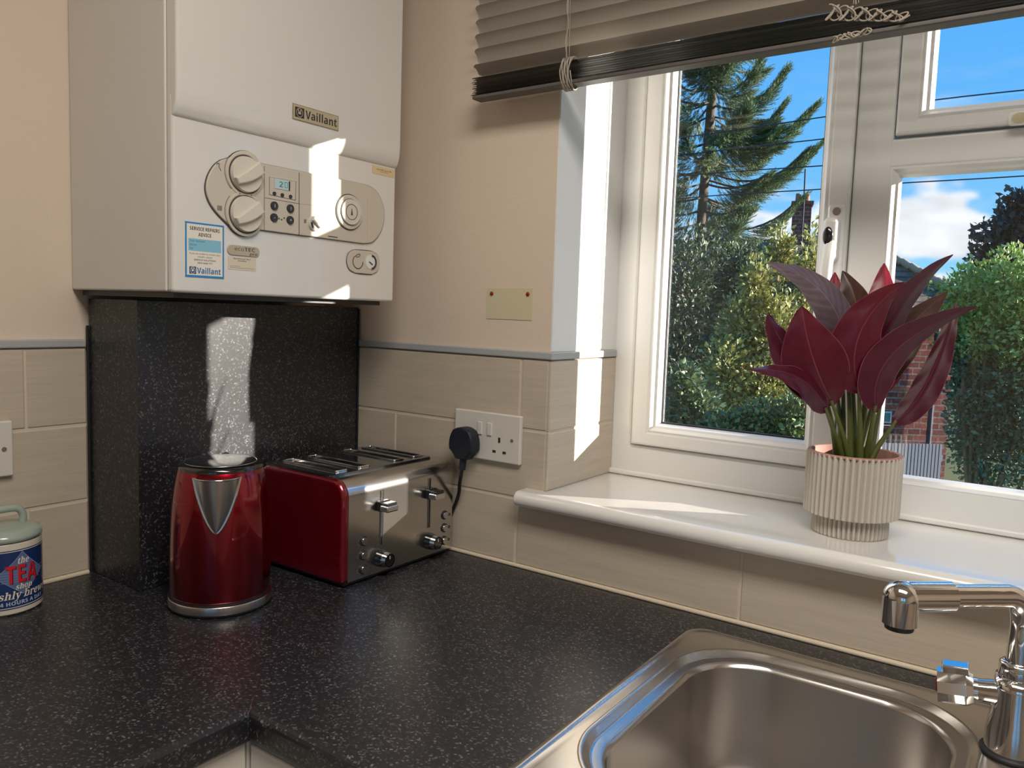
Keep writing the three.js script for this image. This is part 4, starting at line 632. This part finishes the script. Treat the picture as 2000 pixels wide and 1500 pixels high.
// ---------------------------------------------------------------- potted plant on the sill
{
  const c = [1.0276, -0.0919], p = thing('plant_pot', 'ribbed stone coloured plant pot on the window sill', 'plant pot', [c[0], YS, c[1]]);
  const ribs = (R, y0, y1, n) => { // fluted wall
    const seg = n * 8, pos = [], idx = [], ys = [y0, y0 + 0.002, y1 - 0.002, y1]; for (let k = 0; k < ys.length; k++) for (let i = 0; i <= seg; i++) { const a = i / seg * 2 * Math.PI, f = Math.abs(Math.sin(a * n / 2)), r = R - 0.0062 * (1 - Math.pow(f, 0.8)) - (k === 0 || k === 3 ? 0.0012 : 0); pos.push(c[0] + r * Math.cos(a), ys[k], c[1] + r * Math.sin(a)); }
    for (let k = 0; k < ys.length - 1; k++) for (let i = 0; i < seg; i++) { const a = k * (seg + 1) + i; idx.push(a, a + seg + 1, a + 1, a + 1, a + seg + 1, a + seg + 2); }
    const g = new THREE.BufferGeometry(); g.setAttribute('position', new THREE.Float32BufferAttribute(pos, 3)); g.setIndex(idx); g.setAttribute('uv', new THREE.Float32BufferAttribute(new Float32Array(pos.length / 3 * 2), 2)); g.computeVertexNormals(); return g; };
  part(p, 'ribbed_foot', merge([ribs(0.0525, YS + 0.0003, 1.072, 48), lathe([[0, YS + 0.0003], [0.050, YS + 0.0003]], c)]), M.pot);
  part(p, 'ribbed_wall', merge([ribs(0.0648, 1.0705, 1.159, 48), lathe([[0.045, 1.0712], [0.0625, 1.0708]], c)]), M.pot);
  part(p, 'inner_wall', lathe([[0.0634, 1.1572], [0.0632, 1.1592], [0.0622, 1.1600], [0.0585, 1.1600], [0.0574, 1.1585], [0.0566, 1.13]], c), M.potIn);
  const q = thing('leafy_plant', 'potted plant with upright crimson and bronze pointed leaves', 'plant', [c[0], 1.14, c[1]]);
  part(q, 'soil', lathe([[0.0566, 1.143], [0.04, 1.145], [0, 1.147]], c), M.soil);
  const veins = (base, mid, edge, streaks) => paint(256, 512, (x, w, h) => {
    x.fillStyle = base; x.fillRect(0, 0, w, h);
    for (let i = 0; i < 26; i++) for (const s of [-1, 1]) { x.strokeStyle = streaks[i % streaks.length]; x.globalAlpha = 0.12 + 0.2 * hash(i, s + 2, 9); x.lineWidth = 5 + 9 * hash(i, s + 3, 4); x.beginPath(); const y = h - i * 22; x.moveTo(w / 2, y); x.quadraticCurveTo(w / 2 + s * 60, y - 30, w / 2 + s * 128, y - 95); x.stroke(); }
    x.globalAlpha = 1; x.strokeStyle = mid; x.lineWidth = 5; x.beginPath(); x.moveTo(w / 2, 0); x.lineTo(w / 2, h); x.stroke(); x.fillStyle = edge; x.fillRect(0, 0, 4, h); x.fillRect(w - 4, 0, 4, h);
  });
  const LM = { crimson: veins('#640a26', '#8a4450', '#8c4658', ['#700d2a', '#520820', '#721a36']), bright: veins('#8c0c2c', '#a83c50', '#a04456', ['#a01030', '#700a26', '#801c38']), bronze: veins('#4a2a1c', '#7c5a44', '#8a6a52', ['#34352a', '#6a2f1c', '#2c3b2e', '#7a3a1e']), silver: veins('#6f6068', '#8f8288', '#877a80', ['#84797f', '#4f424a', '#918a92', '#5c3a40']), plum: veins('#541028', '#7d4452', '#8c5864', ['#611430', '#420c20', '#522030']) };
  for (const k in LM) LM[k] = phy(lin(0.78, 0.74, 0.76), 0.34, 0, { map: LM[k], side: THREE.DoubleSide, transmission: 0.12, thickness: 0 });
  const depth0 = V(c[0], 1.3, c[1]).sub(CAM).dot(FWD), pixel = (u, v, d) => CAM.clone().addScaledVector(ray(u, v), depth0 - d);
  // base, bend, tip in photo pixels, width in pixels, roll, depth at base and tip, look
  const leaves = [
    [[1629, 792], [1588, 700], [1566, 598], 118, 0.15, 0.02, 0.05, 'crimson'], [[1622, 782], [1548, 700], [1499, 610], 62, 0.8, 0.0, 0.03, 'plum'], [[1615, 806], [1560, 738], [1460, 722], 40, 1.0, 0.03, 0.07, 'plum'],
    [[1655, 725], [1618, 585], [1497, 514], 62, 0.7, 0.0, 0.04, 'silver'], [[1650, 735], [1628, 630], [1631, 532], 60, -0.5, -0.02, -0.03, 'bright'], [[1660, 725], [1676, 620], [1645, 529], 74, 0.3, -0.005, 0.0, 'bronze'],
    [[1702, 700], [1722, 605], [1727, 514], 66, 0.2, -0.03, -0.05, 'bright'], [[1696, 780], [1745, 625], [1861, 497], 52, 0.75, 0.02, 0.0, 'plum'], [[1682, 770], [1678, 655], [1766, 551], 86, 0.35, 0.03, 0.05, 'crimson'],
    [[1716, 760], [1760, 660], [1851, 570], 72, -0.45, -0.01, -0.02, 'bronze'], [[1713, 806], [1745, 690], [1908, 598], 62, 0.55, 0.04, 0.03, 'plum'], [[1742, 828], [1812, 745], [1868, 588], 52, -0.6, 0.0, -0.01, 'plum'],
    [[1640, 770], [1606, 705], [1598, 628], 44, 0.6, -0.02, -0.03, 'bright'], [[1722, 770], [1748, 690], [1762, 620], 50, 0.2, -0.04, -0.06, 'bright'],
  ];
  leaves.forEach(([bs, md, tp, wpx, roll, d0, d1, look], n) => {
    const B = pixel(...bs, d0), Mi = pixel(...md, (d0 + d1) / 2 + 0.012), T = pixel(...tp, d1), ctl = Mi.clone().multiplyScalar(2).addScaledVector(B, -0.5).addScaledVector(T, -0.5), cv = new THREE.QuadraticBezierCurve3(B, ctl, T);
    const W = wpx / FOCAL * depth0 / 2 / Math.max(0.45, Math.cos(roll)), N = 22, K = 8, pos = [], uv = [], idx = [];
    for (let i = 0; i <= N; i++) { const t = i / N, o = cv.getPoint(t), tan = cv.getTangent(t), view = o.clone().sub(CAM).normalize(), side = tan.clone().cross(view).normalize().applyAxisAngle(tan, roll + 0.25 * (t - 0.5)), up = side.clone().cross(tan).normalize();
      const w = W * Math.pow(Math.sin(Math.PI * Math.pow(t, 0.82)), 0.75) * (1 - 0.25 * t) * 1.12 + 0.0006;
      for (let j = 0; j <= K; j++) { const s = j / K * 2 - 1, r = o.clone().addScaledVector(side, s * w).addScaledVector(up, (0.30 * Math.abs(s) - 0.12 * s * s) * w + 0.0009 * Math.sin(t * 26 + Math.abs(s) * 4) * Math.abs(s)); pos.push(r.x, r.y, r.z); uv.push(j / K, t); } }
    for (let i = 0; i < N; i++) for (let j = 0; j < K; j++) { const a = i * (K + 1) + j; idx.push(a, a + 1, a + K + 1, a + 1, a + K + 2, a + K + 1); }
    const g = new THREE.BufferGeometry(); g.setAttribute('position', new THREE.Float32BufferAttribute(pos, 3)); g.setAttribute('uv', new THREE.Float32BufferAttribute(uv, 2)); g.setIndex(idx); g.computeVertexNormals();
    const leaf = part(q, 'leaf', g, LM[look]);
    const foot = V(c[0] + (B.x - c[0]) * 0.42 + 0.008 * Math.cos(n * 2.4), 1.1455, c[1] + (B.z - c[1]) * 0.42 + 0.008 * Math.sin(n * 2.4)), mid = foot.clone().lerp(B, 0.5).add(V((foot.x - B.x) * 0.12, 0, 0)), st = new THREE.QuadraticBezierCurve3(foot, mid, cv.getPoint(0.06)), sg = new THREE.TubeGeometry(st, 14, 0.0034, 8), sp = sg.attributes.position;
    for (let i = 0; i <= 14; i++) for (let j = 0; j <= 8; j++) { const k = i * 9 + j, o = st.getPoint(i / 14), f = 1.55 - 0.95 * (i / 14); sp.setXYZ(k, o.x + (sp.getX(k) - o.x) * f, o.y + (sp.getY(k) - o.y) * f, o.z + (sp.getZ(k) - o.z) * f); }
    part(leaf, 'stem', sg, M.stem);
  });
}
// ---------------------------------------------------------------- unseen ceiling panel, stand-in for the soft indoor light
{
  const p = thing('stand_in_lamp', 'long unseen ceiling panel standing in for the soft indoor light', 'lamp', [LAMP.x, RY, LAMP.z]), x0 = LAMP.x - LAMP.w / 2, x1 = LAMP.x + LAMP.w / 2, z0 = LAMP.z - LAMP.d / 2, z1 = LAMP.z + LAMP.d / 2;
  part(p, 'lamp_housing', rb(x0 - 0.03, x1 + 0.03, RY - 0.045, RY - 0.0005, z0 - 0.03, z1 + 0.03, 0.008, 2), M.white);
  part(p, 'lamp_diffuser', rb(x0, x1, RY - 0.055, RY - 0.044, z0, z1, 0.004, 2), std(lin(0.9, 0.87, 0.8), 0.5, 0, { emissive: LAMP.color, emissiveIntensity: 2.0 }));
}
// ---------------------------------------------------------------- garden and neighbours
const GY = -1.5;
const X2 = { lawn: std(lin(0.07, 0.10, 0.03), 0.95), bark: std(lin(0.10, 0.085, 0.07), 0.95), twig: std(lin(0.22, 0.17, 0.10), 0.9), wire: std(lin(0.03, 0.03, 0.05), 0.7) };
const brickTex = data(256, 256, (u, v, i, j) => { const row = Math.floor(v * 16), o = row % 2 ? 0.5 : 0, col = Math.floor(u * 8 + o), fx = (u * 8 + o) % 1, fy = (v * 16) % 1, m = fx < 0.06 || fy < 0.13; const h = hash(col % 8, row, 5), n = 0.85 + 0.3 * noise(u * 60, v * 60, 3, 60); return m ? [150 * n, 138 * n, 124 * n] : [(120 + 50 * h) * n, (62 + 26 * h) * n, (50 + 20 * h) * n]; });
const brickM = std(lin(1, 1, 1), 0.9, 0, { map: rep(brickTex, 1.8) });
{
  const lawn = solo('lawn', metric(bb(-40, 60, GY - 0.2, GY, -70, 30)), X2.lawn, 'green lawn outside the window', 'lawn', 'structure');
  // foliage built from instanced folded leaves
  const leafG = (() => { const g = new THREE.BufferGeometry(), p = [0, 0, 0, 0.32, 0.12, 0.45, 0, 0.0, 1, 0, 0, 0, 0, 0, 1, -0.32, 0.12, 0.45]; g.setAttribute('position', new THREE.Float32BufferAttribute(p, 3)); g.computeVertexNormals(); return g; })();
  const sprayG = (() => { const p = []; for (let i = 0; i < 16; i++) { const t = i / 16, a = i * 2.4, r = 0.20 * (1 - 0.5 * t), z = t * 0.85, dx = Math.cos(a), dy = Math.sin(a); p.push(-dy * 0.02, dx * 0.02, z, dy * 0.02, -dx * 0.02, z, dx * r, dy * r, z + 0.22); } p.push(-0.012, 0, 0, 0.012, 0, 0, 0, 0, 1); const g = new THREE.BufferGeometry(); g.setAttribute('position', new THREE.Float32BufferAttribute(p, 3)); g.computeVertexNormals(); return g; })();
  const leafM = phy(lin(1, 1, 1), 0.6, 0, { side: THREE.DoubleSide, transmission: 0.45, thickness: 0 }), needleM = std(lin(1, 1, 1), 0.8, 0, { side: THREE.DoubleSide });
  const tmp = new THREE.Matrix4(), qq = new THREE.Quaternion(), col = new THREE.Color();
  function foliage(parent, geo, mat, items, name = 'foliage') {   // items: [pos, dir, size, color]
    const m = new THREE.InstancedMesh(geo, mat, items.length), base = wp(parent); m.name = name; m.userData.kind = 'stuff'; m.castShadow = m.receiveShadow = true;
    items.forEach(([p, d, s, c], i) => { qq.setFromUnitVectors(V(0, 0, 1), d); const sp = new THREE.Quaternion().setFromAxisAngle(V(0, 0, 1), rnd() * 6.28); tmp.compose(p.clone().sub(base), qq.clone().multiply(sp), V(s, s, s)); m.setMatrixAt(i, tmp); m.setColorAt(i, col.setRGB(...c)); });
    parent.add(m); return m;
  }
  const rdir = () => { const z = rr(-1, 1), a = rr(0, 6.283), r = Math.sqrt(1 - z * z); return V(r * Math.cos(a), z, r * Math.sin(a)); };
  const mixc = (a, b, t) => a.map((v, i) => v + (b[i] - v) * t);
  // shrub: leaves on a lumpy shell of ellipsoids; blobs in photo pixels at a distance
  function shrub(name, label, group, dist, blobs, n, size, c0, c1, fill = 0.5) {
    const b0 = out(blobs[0][0], blobs[0][1], dist), t = thing(name, label, name === 'tree' ? 'tree' : 'shrub', [b0.x, GY, b0.z], group), items = [], px = dist / FOCAL, area = blobs.reduce((a, b) => a + b[2] * b[3], 0);
    const stems = [];
    for (const [u, v, ru, rv, dd = 0] of blobs) {
      const c = out(u, v, dist + dd), rx = ru * px, ry = rv * px, rz = Math.min(rx, ry) * 0.8 + 0.1, cnt = Math.round(n * ru * rv / area);
      stems.push(tube([[b0.x + rr(-0.1, 0.1), GY, b0.z], [(b0.x + c.x) / 2, (GY + c.y) / 2, (b0.z + c.z) / 2], [c.x, c.y + ry * 0.5, c.z]], 0.02 + 0.004 * rx, 8, 5));
      for (let k = 0; k < 6; k++) { const d = rdir(); stems.push(tube([[c.x, c.y - ry * 0.4, c.z], [c.x + d.x * rx * 0.5, c.y + Math.abs(d.y) * ry * 0.2, c.z + d.z * rz * 0.5], [c.x + d.x * rx * 0.9, c.y + Math.abs(d.y) * ry * 0.9, c.z + d.z * rz * 0.9]], 0.008, 6, 4)); }
      for (let i = 0; i < cnt; i++) { const d = rdir(), lump = 0.75 + 0.5 * noise(d.x * 3 + u, d.y * 3 + d.z * 2 + v, 8), r = Math.pow(rnd(), fill) * lump; const p = V(c.x + d.x * rx * r, c.y + d.y * ry * r, c.z + d.z * rz * r); if (p.y < GY + 0.02) continue; const f = d.clone().add(rdir().multiplyScalar(0.9)).add(V(0, 0.2, 0)).normalize(); items.push([p, f, size * rr(0.7, 1.3), mixc(c0, c1, Math.pow(rnd(), 1.3))]); }
    }
    part(t, 'stems', merge(stems), X2.twig); foliage(t, leafG, leafM, items); return t;
  }
  // tall spruce with drooping branches
  {
    const D = 17, base = out(1352, 640, D), t = thing('tree', 'tall drooping spruce tree behind the casement pane', 'tree', [base.x, GY, base.z]), items = [], wood = [], H = 11.5;
    const trunkAt = (y) => V(base.x + 0.035 * (y - 1.3), y, base.z), right = RIGHT.clone().setY(0).normalize(), fwd = V(-right.z, 0, right.x);
    wood.push(tube([trunkAt(GY), trunkAt(1), trunkAt(4), trunkAt(7)], 0.095, 20, 10), tube([trunkAt(7), trunkAt(9), trunkAt(H)], 0.05, 10, 8));
    const branch = (y, dir, L, tipUp, dense = 1) => {
      const o = trunkAt(y), cv = new THREE.CatmullRomCurve3([o, o.clone().addScaledVector(dir, L * 0.4).add(V(0, -0.10 * L, 0)), o.clone().addScaledVector(dir, L * 0.75).add(V(0, -0.08 * L + tipUp * 0.4, 0)), o.clone().addScaledVector(dir, L).add(V(0, tipUp, 0))]);
      wood.push(new THREE.TubeGeometry(cv, 10, 0.022, 5));
      const n = Math.round(L * 210 * dense);
      for (let i = 0; i < n; i++) { const s = 0.18 + 0.82 * Math.pow(rnd(), 0.75), p = cv.getPoint(s), tn2 = cv.getTangent(s), sd = V(-dir.z, 0, dir.x).multiplyScalar(rr(-1, 1)), hang = rr(0, 0.42) * (1.15 - s); const d = tn2.clone().multiplyScalar(0.5 + s * 0.8).add(sd.clone().multiplyScalar(0.7)).add(V(0, -0.75 * (1 - s) - 0.05 + 0.3 * s * rnd(), 0)).normalize(); p.add(V(sd.x * 0.22 * L * (1.05 - s), -hang, sd.z * 0.22 * L * (1.05 - s))); items.push([p, d, rr(0.16, 0.32), mixc([0.07, 0.13, 0.075], [0.26, 0.33, 0.14], Math.pow(rnd(), 1.4))]); }
    };
    for (let y = 0.6; y < H - 0.2; y += 0.27) for (let k = 0; k < 4; k++) { const a = rnd() * 6.283, dir = right.clone().multiplyScalar(Math.cos(a)).addScaledVector(fwd, Math.sin(a)), L = (y < 5 ? 1.75 : 1.75 * (H - y) / (H - 5) * 1.05) * rr(0.7, 1.1) * (Math.cos(a) > 0.3 && y > 2.6 && y < 6.4 ? 0.8 : 1); branch(y, dir, Math.max(0.25, L), rr(-0.15, 0.25), y < 3.2 && y > 2.6 ? 0.5 : 0.8); }
    for (const [u, v] of [[1590, 208], [1598, 284], [1532, 140], [1490, 108], [1565, 388], [1530, 205], [1570, 300]]) { const tip = out(u, v, D), dx = tip.clone().sub(trunkAt(tip.y)).setY(0), L = dx.length(); branch(tip.y - 0.42, dx.normalize(), L, 0.42, 1.25); }
    part(t, 'trunk', merge(wood), X2.bark); foliage(t, sprayG, needleM, items);
  }
  const gY = 'garden shrubs seen through the casement pane';
  shrub('shrub', 'dense dark green shrubbery filling the background behind the yellow bush', gY, 13, [[1345, 560, 60, 110], [1430, 545, 80, 80, 0.8], [1510, 560, 80, 90, 0.8], [1580, 640, 60, 110, 0.5], [1320, 700, 60, 90], [1450, 700, 120, 110, 1.0], [1560, 780, 100, 100, 0.5]], 16000, 0.085, [0.03, 0.065, 0.035], [0.12, 0.19, 0.08]);
  shrub('shrub', 'tall yellow-green bush with thin pale branches outside the casement pane', gY, 8.5, [[1478, 560, 34, 60], [1525, 500, 30, 60, 0.5], [1585, 545, 26, 90, 0.3], [1450, 650, 48, 80], [1510, 660, 60, 100], [1420, 730, 44, 70, -0.3], [1490, 770, 80, 80, -0.2], [1555, 740, 50, 100]], 13000, 0.058, [0.16, 0.19, 0.04], [0.66, 0.62, 0.20], 0.7);
  shrub('shrub', 'bright green leafy bush low beneath the yellow bush', gY, 6.5, [[1500, 830, 70, 45], [1560, 815, 45, 50], [1430, 845, 60, 40]], 5200, 0.048, [0.09, 0.13, 0.04], [0.34, 0.46, 0.17]);
  shrub('shrub', 'blue-green spiky shrub in the low corner by the sash', gY, 6.8, [[1340, 745, 26, 34], [1355, 800, 50, 40], [1400, 835, 40, 30], [1320, 850, 30, 36]], 4200, 0.055, [0.05, 0.09, 0.05], [0.30, 0.42, 0.16]);
  const gR = 'greenery seen through the fixed pane';
  shrub('tree', 'sunlit ivy-clad tree with bright green leaves beside the brick house', gR, 10, [[1935, 585, 90, 60], [1990, 560, 70, 60], [1880, 575, 36, 40], [1960, 640, 120, 60, 0.2], [2060, 640, 90, 110], [1905, 640, 50, 60]], 13000, 0.06, [0.22, 0.34, 0.07], [0.66, 0.76, 0.26], 0.4);
  shrub('shrub', 'deep green ivy hedge running down beside the brick house', gR, 10.2, [[1940, 720, 70, 90], [2000, 740, 80, 100], [1925, 850, 55, 90], [1985, 860, 70, 100], [2060, 820, 80, 140], [1900, 740, 30, 80], [1878, 690, 26, 50, -0.1], [1882, 800, 26, 70, -0.1]], 14000, 0.06, [0.05, 0.11, 0.07], [0.22, 0.36, 0.20], 0.4);
  shrub('tree', 'dark evergreen tree rising behind the sunlit ivy', gR, 22, [[1990, 445, 46, 60], [1968, 495, 56, 60], [2030, 470, 60, 100], [1950, 530, 40, 40], [2000, 405, 24, 26]], 6000, 0.16, [0.03, 0.05, 0.05], [0.12, 0.16, 0.13], 0.5);
  // brick house beyond the fixed pane
  {
    const D = 16, a = out(1715, 640, D), b = out(1868, 640, D + 0.6), ax = b.clone().sub(a).setY(0), w = ax.length(); ax.normalize(); const h = thing('house', 'red brick house with tiled hip roof beyond the fixed pane', 'house', [a.x, GY, a.z]);
    const turn = Math.atan2(-ax.z, ax.x), put = (g) => { g.rotateY(turn); g.translate(a.x, 0, a.z); return g; }, yE = out(1800, 606, D).y, back = 3;
    part(h, 'wall', put(metric(bb(-0.7, w, GY, yE, -back, 0))), brickM);
    part(h, 'gutter', put(rb(-0.9, w + 0.35, yE - 0.06, yE + 0.07, 0.05, 0.36, 0.03, 2)), std(lin(0.45, 0.46, 0.46), 0.5));
    part(h, 'soffit', put(bb(-0.9, w + 0.3, yE - 0.02, yE + 0.02, -back - 0.3, 0.30)), std(lin(0.6, 0.6, 0.58), 0.6));
    // hip roof made of courses of tiles
    const x1 = w + 0.36, x0 = -0.9, z0 = -back - 0.36, z1 = 0.36, rise = 1.46, half = (z1 - z0) / 2, ridge = V(x1 - half, yE + rise, (z0 + z1) / 2), mid = (z0 + z1) / 2, rf = new THREE.BufferGeometry();
    const P = [[x0, yE, z1], [x1, yE, z1], [x1, yE, z0], [x0, yE, z0], [x1 - half, yE + rise, mid], [x0, yE + rise, mid]], pos = []; for (const f of [[0, 1, 4], [0, 4, 5], [1, 2, 4], [2, 3, 5], [2, 5, 4], [3, 0, 5]]) for (const k of f) pos.push(...P[k]);
    rf.setAttribute('position', new THREE.Float32BufferAttribute(pos, 3)); rf.computeVertexNormals();
    const roofT = data(128, 128, (u, v) => { const fy = (v * 16) % 1, n = 0.7 + 0.5 * noise(u * 24, v * 24, 4, 24), k = fy < 0.2 ? 0.6 : 1; return [118 * n * k, 100 * n * k, 84 * n * k]; });
    const roof = part(h, 'roof', put(metric(rf)), std(lin(1, 1, 1), 0.9, 0, { map: rep(roofT, 2.4) }), null, 'brown tiled hip roof');
    for (let i = 0; i < 16; i++) { const t = i / 16, p = V(x1, yE, z1).lerp(V(x1 - half, yE + rise, mid), t + 0.03), q = V(x1, yE, z1).lerp(V(x1 - half, yE + rise, mid), t + 0.092); part(roof, 'hip_tile', put(tube([p.add(V(0, 0.05, 0)), q.add(V(0, 0.08, 0))], 0.075, 1, 8)), std(lin(0.46, 0.33, 0.22), 0.9)); }
    const wz = (u0, v0, u1, v1, d, mat, name) => { const A = out(u0, v0, D + 0.2).sub(a), B2 = out(u1, v1, D + 0.2).sub(a), xa = A.dot(ax), xb = B2.dot(ax); return part(h, name, put(bb(Math.min(xa, xb), Math.max(xa, xb), B2.y + a.y, A.y + a.y, -0.02, d)), mat); };
    const win = wz(1690, 800, 1741, 826, 0.03, std(lin(0.75, 0.76, 0.74), 0.5), 'window'); const A = out(1694, 803, D + 0.2).sub(a), B2 = out(1738, 824, D + 0.2).sub(a);
    part(win, 'pane', put(bb(A.dot(ax), B2.dot(ax), B2.y + a.y, A.y + a.y, 0.02, 0.04)), phy(lin(0.10, 0.22, 0.20), 0.1, 0, {}));
    wz(1685, 826, 1745, 831, 0.12, std(lin(0.7, 0.7, 0.68), 0.6), 'window_ledge'); wz(1770, 798, 1785, 811, 0.03, std(lin(0.75, 0.72, 0.62), 0.6), 'plaque'); wz(1764, 784, 1798, 794, 0.06, std(lin(0.3, 0.31, 0.33), 0.7), 'lintel');
    const dp = out(1846, 760, D).sub(a).dot(ax); part(h, 'drainpipe', put(cyl(0.045, 0.045, yE - GY, [dp, (yE + GY) / 2, 0.08], 'y', 12)), X2.wire);
  }
  // low house with chimney behind the spruce
  {
    const D = 24, a = out(1300, 640, D), b = out(1700, 640, D), ax = b.clone().sub(a).setY(0), w = ax.length(); ax.normalize(); const turn = Math.atan2(-ax.z, ax.x), put = (g) => { g.rotateY(turn); g.translate(a.x, 0, a.z); return g; };
    const h = thing('house', 'low brick house with red chimney behind the spruce', 'house', [a.x, GY, a.z]), yR = out(1500, 456, D).y, yE = yR - 1.1;
    part(h, 'wall', put(metric(bb(0, w, GY, yE, -3.5, 0))), brickM);
    const s = new THREE.Shape([new THREE.Vector2(0.3, yE), new THREE.Vector2(-1.75, yR), new THREE.Vector2(-3.8, yE)]), g = new THREE.ExtrudeGeometry(s, { depth: w + 0.6, bevelEnabled: false }); g.rotateY(-Math.PI / 2); g.scale(1, 1, 1); g.translate(w + 0.3, 0, 0);
    part(h, 'roof', put(g), std(lin(0.10, 0.075, 0.06), 0.9, 0, { side: THREE.DoubleSide }));
    const c = out(1570, 420, D).sub(a).dot(ax), yT = out(1570, 384, D).y, ch = part(h, 'chimney', put(metric(bb(c - 0.26, c + 0.26, yE, yT, -2.05, -1.45))), brickM, null, 'red brick chimney');
    part(ch, 'chimney_cap', put(bb(c - 0.31, c + 0.31, yT, yT + 0.1, -2.1, -1.4)), brickM); for (const k of [-0.12, 0.12]) part(ch, 'chimney_pot', put(cyl(0.09, 0.075, 0.28, [c + k, yT + 0.22, -1.75], 'y', 14)), std(lin(0.40, 0.17, 0.10), 0.9));
    const m0 = out(1573, 330, D - 0.5), m1 = out(1568, 440, D - 0.5); solo('aerial_mast', tube([m0, m0.clone().lerp(m1, 0.5), V(m1.x, yE, m1.z)], 0.022, 4, 6), X2.wire, 'thin aerial mast standing by the red chimney', 'mast');
  }
  // ribbed grey fence below the brick house
  {
    const D = 13, a = out(1690, 900, D), b = out(1838, 900, D + 0.6), f = thing('fence', 'grey upright board fence in front of the brick house', 'fence', [a.x, GY, a.z]), n = 22, y1 = out(1780, 872, D).y, m = std(lin(0.19, 0.20, 0.24), 0.8), ax = b.clone().sub(a).setY(0), w = ax.length() / n; ax.normalize(); const g = new THREE.BoxGeometry(w * 0.72, y1 - GY, 0.03); g.rotateY(Math.atan2(-ax.z, ax.x));
    for (let i = 0; i < n; i++) { const p = a.clone().addScaledVector(ax, (i + 0.5) * w); part(f, 'board', g, m, [p.x, (y1 + GY) / 2, p.z]); }
    const mid = a.clone().lerp(b, 0.5), rg = new THREE.BoxGeometry(w * n, 0.1, 0.03); rg.rotateY(Math.atan2(-ax.z, ax.x)); for (const k of [0.2, 0.8]) part(f, 'rail', rg, m, [mid.x, GY + (y1 - GY) * k, mid.z - 0.04]);
  }
  // overhead wires
  const wires = [[[1310, 272], [1625, 226], [1790, 200], [2010, 175], 'topmost overhead wire crossing the spruce and the top vent pane'], [[1340, 302], [1620, 270], [1800, 249], [2010, 226], 'second overhead wire down across the spruce'], [[1310, 346], [1615, 323], [1750, 313], [2010, 296], 'third overhead wire down across the spruce'], [[1330, 388], [1612, 369], [1740, 359], [2010, 343], 'lowest overhead wire crossing the spruce and the fixed pane']];
  wires.forEach(([p, q, r, t, label], i) => { const d = 12 + i * 0.02; solo('overhead_wire', tube([out(p[0] - 500, p[1] + 70, d + 1), out(...p, d), out(...q, d), out(...r, d), out(...t, d), out(t[0] + 500, t[1] - 40, d - 1)], 0.0085, 80, 5), X2.wire, label, 'wire', null, 'overhead telephone wires'); });
}
renderer.render(scene, camera);
